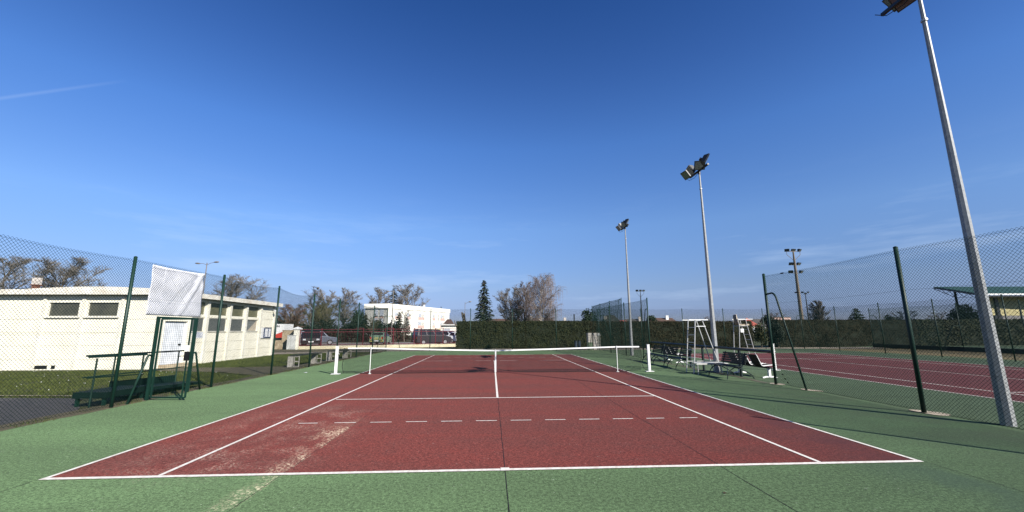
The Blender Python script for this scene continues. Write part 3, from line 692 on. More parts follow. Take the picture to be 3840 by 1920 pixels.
for a, b in (((7.9,11.45,.42),(8.95,11.45,.42)),((7.9,10.85,.42),(8.95,10.85,.42)),((8.9,10.85,.42),(8.9,11.45,.42))): m.tube([a, b], .018, 6)
m.build('base_frame', ALU, t)
t = thing('low_table', 'low aluminium slatted table standing in front of the umpire chair frame', 'table', (8.35,10.55,0))
m = MB()
for i in range(4): m.box((7.74,10.32+i*.11,.41), (8.98,10.40+i*.11,.43))
m.build('table_top', ALU, t)
m = MB(); m.box((7.72,10.29,.375), (9.0,10.31,.41)); m.box((7.72,10.74,.375), (9.0,10.76,.41)); m.build('frame', ALU, t)
for x, y in ((7.78,10.33),(8.94,10.33),(7.78,10.72),(8.94,10.72)): MB().tube([(x,y,0),(x,y,.4)], .016, 6).build('leg', ALU, t)

t = thing('umpire_chair', 'umpire chair with a beige plastic seat standing on the second court', 'umpire chair', (16.9,22,0))
for yy in (21.65, 22.3): MB().tube([(16.42,yy,.01),(16.58,yy,1.95),(16.55,yy,2.36)], .024, 8).build('leg', ALU, t)
m = MB(); ladder_side(m, (17.50,21.65,.01), (17.06,21.65,2.36), (17.50,22.30,.01), (17.06,22.30,2.36), 6, .02); m.build('ladder', ALU, t)
for y in (21.65, 22.30): MB().beam((16.50,y,2.38), (17.55,y,2.38), .05, .035).build('armrest', WHITE, t)
m = MB(); m.tube([(16.58,21.65,1.93),(17.12,21.65,1.93),(17.12,22.3,1.93),(16.58,22.3,1.93),(16.58,21.65,1.93)], .018, 6); m.build('frame', ALU, t)
vs = []; pr = [(16.50,2.70),(16.47,2.62),(16.50,2.40),(16.57,2.12),(16.64,2.00),(16.76,1.97),(17.10,1.97),(17.34,1.99)]
cw = [.34,.44,.50,.52,.52,.52,.50,.46]
for (x, z), ww in zip(pr, cw):
    for k in range(5):
        u = (k-2)/2; cu = .05*u*u; vs.append((x+(cu if z > 2.05 else 0), 21.97+u*ww/2, z+(cu if z <= 2.05 else 0)))
fs = [(i*5+k, i*5+k+1, (i+1)*5+k+1, (i+1)*5+k) for i in range(7) for k in range(4)]
o = MB().add(vs, fs).build('seat', SEATB, t, True); s_ = o.modifiers.new('s', 'SOLIDIFY'); s_.thickness = .03
MB().tube([(16.53,21.77,2.68),(16.50,21.73,2.4),(16.62,21.71,2.02),(16.8,21.71,1.97),(17.34,21.75,1.99)], .024, 6).build('seat_rim', SEATC, t)
MB().box((16.62,21.60,1.50), (16.84,21.62,1.74)).build('notice_plate', WHITE, t)

# ------------------------------------------------------------------ concrete block benches outside the fence
def block_pair(m, x, y, rz=0.35):
    for k_, dx in enumerate((-.135, .135)):
        cx_, cy_ = x+dx, y; w_, d_, h_ = .24, .22, .48
        m.box((cx_-w_/2,cy_-d_/2,-.03), (cx_-w_/2+.032,cy_+d_/2,h_), rz, (x,y)); m.box((cx_+w_/2-.032,cy_-d_/2,-.03), (cx_+w_/2,cy_+d_/2,h_), rz, (x,y))
        for z_ in (-.03, .22, h_-.034): m.box((cx_-w_/2+.0325,cy_-d_/2+.002,z_), (cx_+w_/2-.0325,cy_+d_/2-.002,z_+.032), rz, (x,y))
        if k_ == 0: m.box((cx_-w_/2+.033,cy_-d_/2+.01,.0), (cx_+w_/2-.033,cy_-d_/2+.03,h_-.036), rz, (x,y))
def block_bench(label, a, b):
    t = thing('block_bench', label, 'bench', (a[0],a[1],0), 'concrete block benches')
    for p in (a, b): m = MB(); block_pair(m, *p); m.build('block_support', CONC, t)
    A = Vector((*a,.52)); B = Vector((*b,.52)); d = (B-A).normalized(); m = MB()
    nn = Vector((-d.y, d.x, 0))
    for s_ in (-1, 1): m.beam(A+nn*.10*s_-d*.05, B+nn*.10*s_+d*.25, .17, .05)
    m.build('plank', WOODP, t)
block_bench('nearer bench of concrete blocks and a dark plank outside the left fence', (-9.80,15.45), (-9.62,17.65))
block_bench('farther bench of concrete blocks and a dark plank outside the left fence', (-9.58,19.6), (-9.42,21.8))

# ------------------------------------------------------------------ clubhouse
CHX = -28.25; CX = -16.0; CY = 15.1; CYB = 25.45; CH = 3.42; CL = -42.0
t = thing('clubhouse', 'single-storey cream clubhouse with dull windows behind the left fence', 'building', (CX,CY,0))
m = MB()
# front wall with two openings
wins = [(-21.25,-19.80),(-19.48,-18.02)]
def wallx(m, x0, x1, z0, z1): m.box((x0,CY,z0), (x1,CY+.2,z1))
wallx(m, CL, CX, -.1, 2.40); wallx(m, CL, CX, 3.11, CH); xs_ = [CL]+[v for w_ in wins for v in w_]+[CX]
for i in range(0, len(xs_), 2): wallx(m, xs_[i], xs_[i+1], 2.40, 3.11)
m.box((CL,CYB-.2,-.1), (CX,CYB,CH)); m.box((CL,CY+.2,-.1), (CL+.2,CYB-.2,CH))
# side wall: piers carry windows
bays = [(17.10,18.10),(18.34,20.02),(20.36,21.68),(22.02,23.32)]
def wally(m, y0, y1, z0, z1): m.box((CX-.2,y0,z0), (CX,y1,z1))
wally(m, CY+.2, CYB-.2, -.1, 0.02); wally(m, 16.98, CYB-.2, .02, 1.66)
wally(m, CY+.2, 15.35, .02, CH); wally(m, 15.35, 16.85, 2.2, CH); wally(m, 16.85, 17.10, .02 if 0 else 1.66, CH); wally(m, 16.85, 16.98, .02, 1.66)
ys_ = [17.10]; prev = 17.10
for (a, b) in bays:
    if a > prev: wally(m, prev, a, 1.66, CH)
    wally(m, a, b, 2.44, 2.56); wally(m, a, b, 3.28, CH); prev = b
wally(m, prev, CYB-.2, 1.66, CH)
m.build('wall', WALLW, t)
# piers on side wall and front, thin joint lines of the panels
for y in (18.22, 20.19, 21.85, 23.52, 25.30): MB().box((CX,y-.085,-.05), (CX+.085,y+.085,3.36)).build('pier', WPIER, t)
for x in (-21.42, -19.64, -17.86): MB().box((x-.07,CY-.07,-.05), (x+.07,CY,3.38)).build('pier', WPIER, t)
m = MB()
for z in (.55, 1.10, 1.62): m.box((CX+.001,16.98,z), (CX+.006,25.2,z+.014))
for z in (1.95,2.5,3.0): m.box((CX+.001,23.62,z), (CX+.006,25.2,z+.014))
m.build('panel_joint', mat('joint_grey', (.30,.27,.20), .9), t)
m = MB()
for z in (.42, 1.05, 1.66, 2.28): m.box((CL+.1,CY-.005,z), (CX-.01,CY-.001,z+.010))
m.build('panel_joint', MATS['joint_grey'], t)
for (a, b) in wins:
    f = MB()
    for x0_, x1_, z0_, z1_ in ((a,b,2.40,2.44),(a,b,3.07,3.11),(a,a+.04,2.44,3.07),(b-.04,b,2.44,3.07)): f.box((x0_,CY-.03,z0_), (x1_,CY+.08,z1_))
    f.box((a-.05,CY-.09,2.35), (b+.05,CY-.001,2.395))
    fo = f.build('window_frame', WPIER, t); MB().box((a+.04,CY+.05,2.44), (b-.04,CY+.06,3.07)).build('pane', PANE, fo)
for k, (a, b) in enumerate(bays):
    f = MB(); f.box((CX-.12,a,2.555), (CX-.04,b,2.60)); f.box((CX-.12,a,1.66), (CX+.03,b,1.70)); f.box((CX-.12,a,2.40), (CX-.03,b,2.44))
    for yy in (a, b-.04): f.box((CX-.12,yy,1.70), (CX-.045,yy+.04,2.40)); f.box((CX-.12,yy,2.60), (CX-.045,yy+.04,3.28))
    fo = f.build('window_frame', WPIER, t)
    MB().box((CX-.10,a+.04,2.60), (CX-.09,b-.04,3.28)).build('pane', PANEY, fo)
    if k < 3:
        s_ = MB()
        for i in range(14): z = 1.71+i*.049; s_.box((CX-.075,a+.04,z), (CX-.06,b-.04,z+.030)); s_.box((CX-.10,a+.04,z+.030), (CX-.085,b-.04,z+.049))
        s_.build('roller_shutter', SHUT, fo)
    else:
        MB().box((CX-.10,a+.04,1.70), (CX-.09,b-.04,2.40)).build('pane', SHUT, fo)
        MB().extr([(CX-.088,b-.05,1.72),(CX-.088,b-.05,2.38),(CX-.088,a+.30,1.72)], (.004,0,0)).build('curtain', mat('pale_curtain', (.48,.42,.32), .9), fo)
MB().box((CX-.15,15.35,.02), (CX-.10,16.85,2.2)).build('door', mat('door_white', (.74,.77,.80), .5), t)
MB().box((CX-.10,16.5,1.02), (CX-.04,16.62,1.08)).build('door_handle', BLACK, t)
MB().box((CX,15.3,-.05), (CX+.7,16.9,.12)).build('doorstep', STONE, t)
# fascia and roof
f = MB(); f.box((CL-.3,CY-.32,3.44), (CX+.34,CY-.20,3.68)); f.box((CX+.22,CY-.20,3.44), (CX+.34,CYB+.3,3.68)); f.build('fascia', FASC, t)
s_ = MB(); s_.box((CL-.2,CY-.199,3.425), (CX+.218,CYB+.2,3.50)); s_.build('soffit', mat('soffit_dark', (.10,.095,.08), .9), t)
r_ = MB(); n_ = 14; top = []
for i in range(n_+1):
    x = CX+.33-(i/n_)*6.6; top.append((x, 3.685+.13*math.sin(math.pi*i/n_)))
poly = [(x,CY-.31,z) for x, z in top]+[(top[-1][0],CY-.31,3.66),(top[0][0],CY-.31,3.66)]
r_.extr(poly, (0,CYB-CY+.6,0)); r_.box((CL-.2,CY-.2,3.60), (top[-1][0],CYB+.2,3.69)); r_.build('roof', FASC, t)
for (a, b) in ((-21.36,-20.80),(-20.62,-20.45)): MB().box((a,CY-.012,.0), (b,CY-.002,.16)).build('air_vent', BLACK, t)
m = MB(); m.box((CHX-.13,20.85,3.6), (CHX+.13,21.1,4.50)); ch = m.build('chimney', BRICKC, t)
MB().box((CHX-.19,20.80,4.50), (CHX+.19,21.15,4.56)).build('chimney_cap', BRICKC, ch)
for dx in (-.12, .12): MB().box((CHX+dx-.09,20.88,4.561), (CHX+dx+.09,21.07,4.98)).build('chimney_pot', POTW, ch)
nb = MB(); nb.box((CX+.02,23.75,1.22), (CX+.06,25.0,1.93)); 
nbo = nb.build('notice_board', WHITE, t)
f = MB()
for (y0,y1,z0,z1) in ((24.02,24.06,1.24,1.9),(24.10,24.14,1.24,1.93),(24.92,24.98,1.24,1.93),(24.14,24.92,1.24,1.29),(24.14,24.92,1.88,1.93),(24.56,24.60,1.29,1.88)): f.box((CX+.061,y0,z0), (CX+.09,y1,z1))
f.build('board_frame', BLUEF, nbo)
for (y, z) in ((24.2,1.32),(24.38,1.55),(24.64,1.62),(24.78,1.34),(24.64,1.36)): MB().box((CX+.061,y,z), (CX+.066,y+.13,z+.2)).build('paper', PAPER, nbo)
pn = MB(); pn.box((CX+.01,17.42,1.34), (CX+.02,18.10,1.70)); po = pn.build('paper_sign', PAPER, t)
m = MB()
q = random.Random(1)
for i in range(5): m.box((CX+.0205,17.5+q.random()*.1,1.40+i*.056), (CX+.022,17.8+q.random()*.2,1.418+i*.056))
m.build('print', mat('print_blue', (.25,.30,.45), .8), po)
m = MB(); m.tube([(CX+.05,25.0,3.18),(CX+.28,24.9,3.16)], .03, 6); m.tube([(CX+.22,24.9,3.10),(CX+.34,24.84,3.04)], .065, 10); m.build('security_camera', WHITE, t)

# ------------------------------------------------------------------ walls, pillar, cabinet, red railings
t = thing('stone_wall', 'low weathered stone wall at the corner of the clubhouse beside the cabinet', 'wall', (-20.5,35.5,0))
MB().box((-24,35.4,-.05), (-20.25,35.65,.80)).build('low_section', STONE, t); MB().box((-20.25,35.38,-.05), (-19.0,35.68,1.70)).build('tall_section', STONE, t)
MB().box((-20.28,35.34,1.70), (-19.0,35.72,1.76)).build('coping', STONE, t)
t = thing('electrical_cabinet', 'pale grey electrical cabinet against the stone wall', 'cabinet', (-18.95,34.6,0))
MB().box((-19.3,34.45,-.02), (-18.62,34.78,1.26)).build('body', mat('cabinet_grey', (.62,.63,.60), .6), t); MB().box((-19.33,34.41,1.26), (-18.59,34.82,1.30)).build('lid', MATS['cabinet_grey'], t)
MB().box((-18.97,34.443,.05), (-18.955,34.449,1.2)).build('door_gap', BLACK, t)
t = thing('gate_pillar', 'white rendered pillar with a pointed cap where the red railings begin', 'pillar', (-18.65,34.95,0))
MB().box((-18.88,34.75,-.05), (-18.42,35.2,1.82)).build('shaft', WPIER, t)
m = MB(); m.box((-18.96,34.67,1.82), (-18.34,35.28,1.92)); m.add([(-18.96,34.67,1.922),(-18.34,34.67,1.922),(-18.34,35.28,1.922),(-18.96,35.28,1.922),(-18.65,34.97,2.08)], [(0,1,4),(1,2,4),(2,3,4),(3,0,4)]); m.build('cap', WHITE, t)
A = Vector((-18.42,35.0,0)); B = Vector((-3.3,39.6,0)); d = (B-A); LN = d.length; d.normalize()
t = thing('low_wall', 'low cream rendered wall carrying the red railings', 'wall', tuple(A))
m = MB(); m.beam(A+Vector((0,0,.08)), B+Vector((0,0,.10)), .22, .32); m.build('wall', CREAM, t)
t = thing('red_railings', 'dark red metal railings on the low cream wall in front of the parked cars', 'railings', tuple(A), None)
m = MB(); m.beam(A+Vector((0,0,1.80)), B+Vector((0,0,1.84)), .04, .04); m.build('rail', REDM, t)
m = MB(); m.beam(A+Vector((0,0,1.56)), B+Vector((0,0,1.60)), .05, .06); m.build('rail', REDM, t)
m = MB(); m.beam(A+Vector((0,0,.33)), B+Vector((0,0,.36)), .04, .04); m.build('rail', REDM, t)
m = MB(); k = int(LN/.135)
for i in range(k): p = A+d*(i*.135+.05); m.tube([p+Vector((0,0,.30)), p+Vector((0,0,1.58))], .0085, 4, False)
m.build('bars', REDM, t)
for s_ in (0.02, 1.9, 3.4, 5.7, 7.8, 8.6, 10.7, 11.4, 12.9, 13.7, 15.4):
    p = A+d*s_; MB().box((p.x-.035,p.y-.035,.25), (p.x+.035,p.y+.035,1.92)).build('railing_post', REDM, t)
m = MB()
for s0, s1 in ((5.0,5.7),(7.8,8.6),(10.7,11.4),(12.9,13.7)): m.beam(A+d*s0+Vector((0,0,1.93)), A+d*s1+Vector((0,0,1.93)), .04, .04)
m.build('raised_rail', REDM, t)

# ------------------------------------------------------------------ vehicles
def car(name, label, cat, loc, rz, prof, W, paint, roofp, wheels, extra=None, group='vehicles parked beyond the red railings'):
    """prof: lower body side outline (x,z); roofp: greenhouse outline (x,z) tapering inward"""
    t = thing(name, label, cat, loc, group, rz)
    def ring(pr, w0_, w1_, zb, zt):
        vs = []; n_ = len(pr)
        for s_ in (-1, 1):
            for (x, z) in pr:
                k = (z-zb)/(zt-zb) if zt > zb else 0; vs.append((x, s_*(w0_+(w1_-w0_)*k), z))
        return vs, [tuple(range(n_-1,-1,-1)), tuple(range(n_, 2*n_))]+[(i,(i+1)%n_,n_+(i+1)%n_,n_+i) for i in range(n_)]
    zs = [z for _, z in prof]; v, f_ = ring(prof, W/2, W/2-.03, min(zs), max(zs)); m = MB().add(v, f_)
    zr = [z for _, z in roofp]; v, f_ = ring(roofp, W/2-.04, W/2-.20, min(zr), max(zr)); m.add(v, f_)
    bo_ = m.build('body', paint, t, local=True); bv = bo_.modifiers.new('b', 'BEVEL'); bv.width = .035; bv.segments = 2
    # windows: slightly proud panels following the greenhouse
    zb, zt = min(zr), max(zr)
    def inset(a, b, z): # x on outline at fraction
        return a+(b-a)*z
    (xb0, _), (xt0, _), (xt1, _), (xb1, _) = roofp[0], roofp[1], roofp[2], roofp[3]
    def P(u, v, s_):   # u along, v up
        xa = xb0+(xt0-xb0)*v; xe = xb1+(xt1-xb1)*v; return (xa+(xe-xa)*u, s_*(W/2-.04-.16*v+.008), zb+(zt-zb)*v)
    for s_ in (-1, 1):
        for (u0_, u1_) in ((.05,.33),(.37,.64),(.68,.94)):
            MB().quad(P(u0_,.12,s_), P(u1_,.12,s_), P(u1_,.86,s_), P(u0_,.86,s_)).build('side_window', CGLASS, t, local=True)
    for (xb, xt, sg, nm) in ((xb0,xt0,-1,'windscreen'),(xb1,xt1,1,'rear_window')):
        o_ = .012*sg; q_ = []
        for v_, s_ in ((.12,-1),(.12,1),(.88,1),(.88,-1)): q_.append((xb+(xt-xb)*v_+o_, s_*(W/2-.04-.16*v_-.08), zb+(zt-zb)*v_))
        MB().quad(*q_).build(nm, CGLASS, t, local=True)
    for wx in wheels:
        for s_ in (-1, 1):
            wm = MB(); wm.tube([(wx,s_*(W/2-.20),.32),(wx,s_*(W/2+.012),.32)], .32, 18); wo_ = wm.build('wheel', RUB, t, local=True)
            MB().tube([(wx,s_*(W/2-.02),.32),(wx,s_*(W/2+.02),.32)], .20, 12).build('rim', RIM, wo_, local=True)
    x0_ = min(x for x, _ in prof); x1_ = max(x for x, _ in prof); zl = .74
    for s_ in (-1, 1):
        MB().box((x0_-.012,s_*(W/2-.28)-.14,zl-.09), (x0_+.05,s_*(W/2-.28)+.14,zl+.07)).build('headlight', HLG, t, local=True)
        MB().box((x1_-.05,s_*(W/2-.18)-.09,zl-.06), (x1_+.012,s_*(W/2-.18)+.09,zl+.22)).build('tail_light', TLR, t, local=True)
    for xx in (x0_-.02, x1_): MB().box((xx,-.26,.44), (xx+.02,.26,.55)).build('number_plate', WHITE, t, local=True)
    for xx in (x0_-.03, x1_-.12): MB().box((xx,-W/2+.05,.30), (xx+.15,W/2-.05,.42)).build('bumper', BLACK, t, local=True)
    if extra: extra(t)
    return t
suv = [(-2.15,.30),(-2.2,.62),(-2.1,.86),(-1.15,1.0),(2.1,1.02),(2.18,.85),(2.15,.30)]; suvr = [(-1.2,.98),(-.55,1.62),(1.75,1.66),(2.08,1.0)]
mpv = [(-2.2,.28),(-2.25,.65),(-2.1,.92),(-1.3,1.08),(2.15,1.1),(2.22,.8),(2.2,.28)]; mpvr = [(-1.5,1.05),(-.6,1.78),(2.0,1.84),(2.16,1.07)]
hat = [(-1.9,.28),(-1.95,.55),(-1.8,.78),(-1.0,.94),(1.8,.96),(1.92,.8),(1.9,.28)]; hatr = [(-1.05,.92),(-.35,1.44),(1.25,1.46),(1.82,.94)]
car('parked_car', 'silver estate car parked behind the red railings left of centre', 'car', (-20.9,45.2,0), R(-158), suv, 1.85, CSIL, suvr, (-1.35,1.35))
car('parked_car', 'black people carrier parked next to the silver car', 'car', (-20.75,43.2,0), R(111.7), mpv, 1.9, CBLK, mpvr, (-1.35,1.4))
def hv(t):
    for i in range(6): MB().box((1.905,-.72+i*.25,.62), (1.925,-.60+i*.25,.90)).build('hi_vis_block', HIVIS, t, local=True)
    for s_ in (-1, 1): MB().box((1.905,s_*.62-.14,.35), (1.925,s_*.62+.14,.56)).build('hi_vis_block', HIVIS, t, local=True)
    MB().box((1.9,-.72,.5), (1.93,.72,.58)).build('rear_bumper', BLACK, t, local=True)
car('parked_car', 'pale green hatchback with yellow marks seen from behind through the railings', 'car', (-13.6,45.7,0), R(-90), hat, 1.7, CGRN, hatr, (-1.2,1.2), hv)
car('parked_van', 'dark navy people carrier parked at the right end of the red railings', 'van', (-7.35,44.8,0), R(212), mpv, 1.9, CNAV, mpvr, (-1.35,1.4))
car('parked_car', 'pale silver car parked behind the dark navy van', 'car', (-6.2,51.5,0), R(150), suv, 1.85, mat('car_pale', (.45,.47,.52), .3, spec=.6), suvr, (-1.35,1.35))
car('parked_car', 'white hatchback partly hidden by the left end of the hedge', 'car', (-4.1,49.5,0), R(175), hat, 1.7, CWHT, hatr, (-1.2,1.2))
# lorry with lettering
t = thing('delivery_lorry', 'white and red lorry side lettered OGIN showing past the clubhouse corner', 'lorry', (-28.6,46.5,0))
MB().box((-32.5,46.0,.85), (-25.30,48.3,2.50)).build('box_body', WHITE, t)
m = MB(); pts = [(-27.6,45.99,.86)]+[(-27.6+2.28*i/12,45.99,.86+.16+(.62*(i/12)**1.8)) for i in range(13)]+[(-25.32,45.99,.86)]; m.extr(pts, (0,-.01,0)); m.build('red_swoosh', TRED, t)
MB().box((-32.4,46.1,.45), (-25.4,48.2,.85)).build('chassis', BLACK, t)
for x in (-26.2,-30.8): m = MB(); m.tube([(x,46.02,.45),(x,46.3,.45)], .45, 16); m.build('wheel', RUB, t)
fc = bpy.data.curves.new('lettering', 'FONT'); fc.body = 'OGIN'; fc.size = .46; fc.extrude = .004; fc.offset = .014
fo = bpy.data.objects.new('tmp_text', fc); col.objects.link(fo); dg = bpy.context.evaluated_depsgraph_get(); me = bpy.data.meshes.new_from_object(fo.evaluated_get(dg))
bpy.data.objects.remove(fo); me.materials.clear(); me.materials.append(BLACK)
lo = bpy.data.objects.new('lettering', me); col.objects.link(lo); lo.parent = t; lo.location = Vector((-27.02,45.985,2.12))-Vector(t.location); lo.rotation_euler = (R(90),0,0); lo.scale = (1.0,.72,1)
t = thing('waste_container', 'dark green waste container beyond the red railings left of the navy van', 'container', (-12,60,0))
MB().box((-12.65,59.5,.35), (-11.3,60.6,1.3)).build('body', mat('bin_green', (.02,.10,.06), .6), t); MB().box((-12.7,59.45,1.3), (-11.25,60.65,1.38)).build('lid', MATS['bin_green'], t)
for x in (-12.4,-11.6): MB().box((x-.08,59.6,0), (x+.08,60.5,.35)).build('foot', BLACK, t)

# ------------------------------------------------------------------ block hut, bins
t = thing('block_hut', 'small grey blockwork shelter wall at the right end of the first hedge', 'shelter', (8.55,30.6,0))
m = MB(); m.box((8.22,30.5,-.05), (8.66,30.75,1.42)); m.box((8.76,30.5,-.05), (9.36,30.75,1.42)); m.build('wall', CONC, t)
m = MB()
for z in (.25,.5,.75,1.0,1.22): m.box((8.22,30.49,z), (8.66,30.498,z+.018)); m.box((8.76,30.49,z), (9.36,30.498,z+.018))
m.build('mortar_joint', mat('mortar', (.12,.11,.10), .9), t)
MB().box((8.2,30.49,-.04), (8.66,30.497,.62)).build('green_wash', mat('algae', (.10,.14,.09), .9), t)
MB().box((9.14,30.42,1.20), (9.34,30.49,1.38)).build('junction_box', WHITE, t)
for i, (x, lb_) in enumerate(((7.28,'blue grey bin standing against the hedge, left of the pair'), (7.58,'blue grey bin standing against the hedge, right of the pair'))):
    t = thing('litter_bin', lb_, 'bin', (x,30.9,0), 'bins by the hedge')
    MB().tube([(x,30.9,.05),(x,30.9,.72)], [.115,.135], 12).build('body', BIN, t); MB().tube([(x,30.9,.72),(x,30.9,.77)], [.145,.13], 12).build('lid', BLACK, t)

# ------------------------------------------------------------------ hedges
def hedge(name, label, a, b, h_, dep, dens=240, seed=1, leaf=.050, gaps=None, group='clipped evergreen hedges', lm=None):
    q = random.Random(seed); A = Vector((*a,0)); B = Vector((*b,0)); d = (B-A); LN_ = d.length; d.normalize(); nn = Vector((d.y,-d.x,0))  # towards camera
    t = thing(name, label, 'hedge', tuple(A), group)
    m = MB(); P_ = [A+nn*(-dep), B+nn*(-dep), B-nn*.10, A-nn*.10]; m.prism([(p.x,p.y) for p in P_], -.05, h_-.10); m.build('core', HEDC, t)
    vs = []; fs = []
    def put(p, nrm, s_):
        e = Vector((q.uniform(-1,1), q.uniform(-1,1), q.uniform(-1,1)))+nrm*1.0; e.normalize(); a_ = e.orthogonal().normalized(); c_ = e.cross(a_)
        k = q.uniform(0, 6.28); a2 = a_*math.cos(k)+c_*math.sin(k); c2 = e.cross(a2); o = len(vs)
        vs.extend([p-a2*s_, p-c2*s_*.45, p+a2*s_, p+c2*s_*.45]); fs.append((o,o+1,o+2,o+3))
    for i in range(int(dens*LN_*h_)):
        u = q.random()*LN_; z = q.random()*h_; p = A+d*u
        bulge = .17*mn.noise(Vector((u*.9+seed, z*1.3, 0)))+.09*mn.noise(Vector((u*3.2, z*3.2, seed)))+.05*mn.noise(Vector((u*8, z*8, seed)))
        off = bulge+q.uniform(-.12,.03)-(.06 if z > h_-.12 else 0)
        put(p+nn*off+Vector((0,0,z)), nn, leaf*q.uniform(.6,1.5))
    for i in range(int(dens*.5*LN_*dep)):
        u = q.random()*LN_; v_ = q.random()*dep; p = A+d*u-nn*v_
        z = h_-.07+.07*mn.noise(Vector((u*1.5, v_*2, seed)))+.07*mn.noise(Vector((u*6, v_*6, seed)))+q.uniform(-.05,.05)+(q.uniform(0,.16) if q.random() < .02 else 0)
        put(p+Vector((0,0,z)), Vector((0,0,1)), leaf*q.uniform(.6,1.3))
    for e_, s_ in ((A,-1),(B,1)):
        for i in range(int(dens*dep*h_*.7)):
            v_ = q.random()*dep; z = q.random()*h_; put(e_-nn*v_+d*s_*(q.uniform(-.05,.10))+Vector((0,0,z)), d*s_, leaf*q.uniform(.6,1.4))
    MB().add(vs, fs).build('foliage', lm or HEDG, t)
    return t
hedge('clipped_hedge', 'long straight clipped hedge across the far end of the first court', (-3.45,33.9), (9.2,33.6), 2.55, 1.3, 620, 1)
hedge('clipped_hedge', 'brownish clipped hedge behind the two umpire chairs', (9.25,33.7), (24.9,33.0), 2.50, 1.3, 480, 2, lm=HEDB)
hedge('clipped_hedge', 'dark clipped hedge section beyond the gap at the right of the second court', (27.6,33.3), (44.0,35.2), 2.62, 1.4, 380, 3, lm=HEDB)
hedge('clipped_hedge', 'dark hedge at far right behind the screened fence', (44.1,35.2), (92,36.0), 2.66, 1.4, 90, 4, leaf=.11)

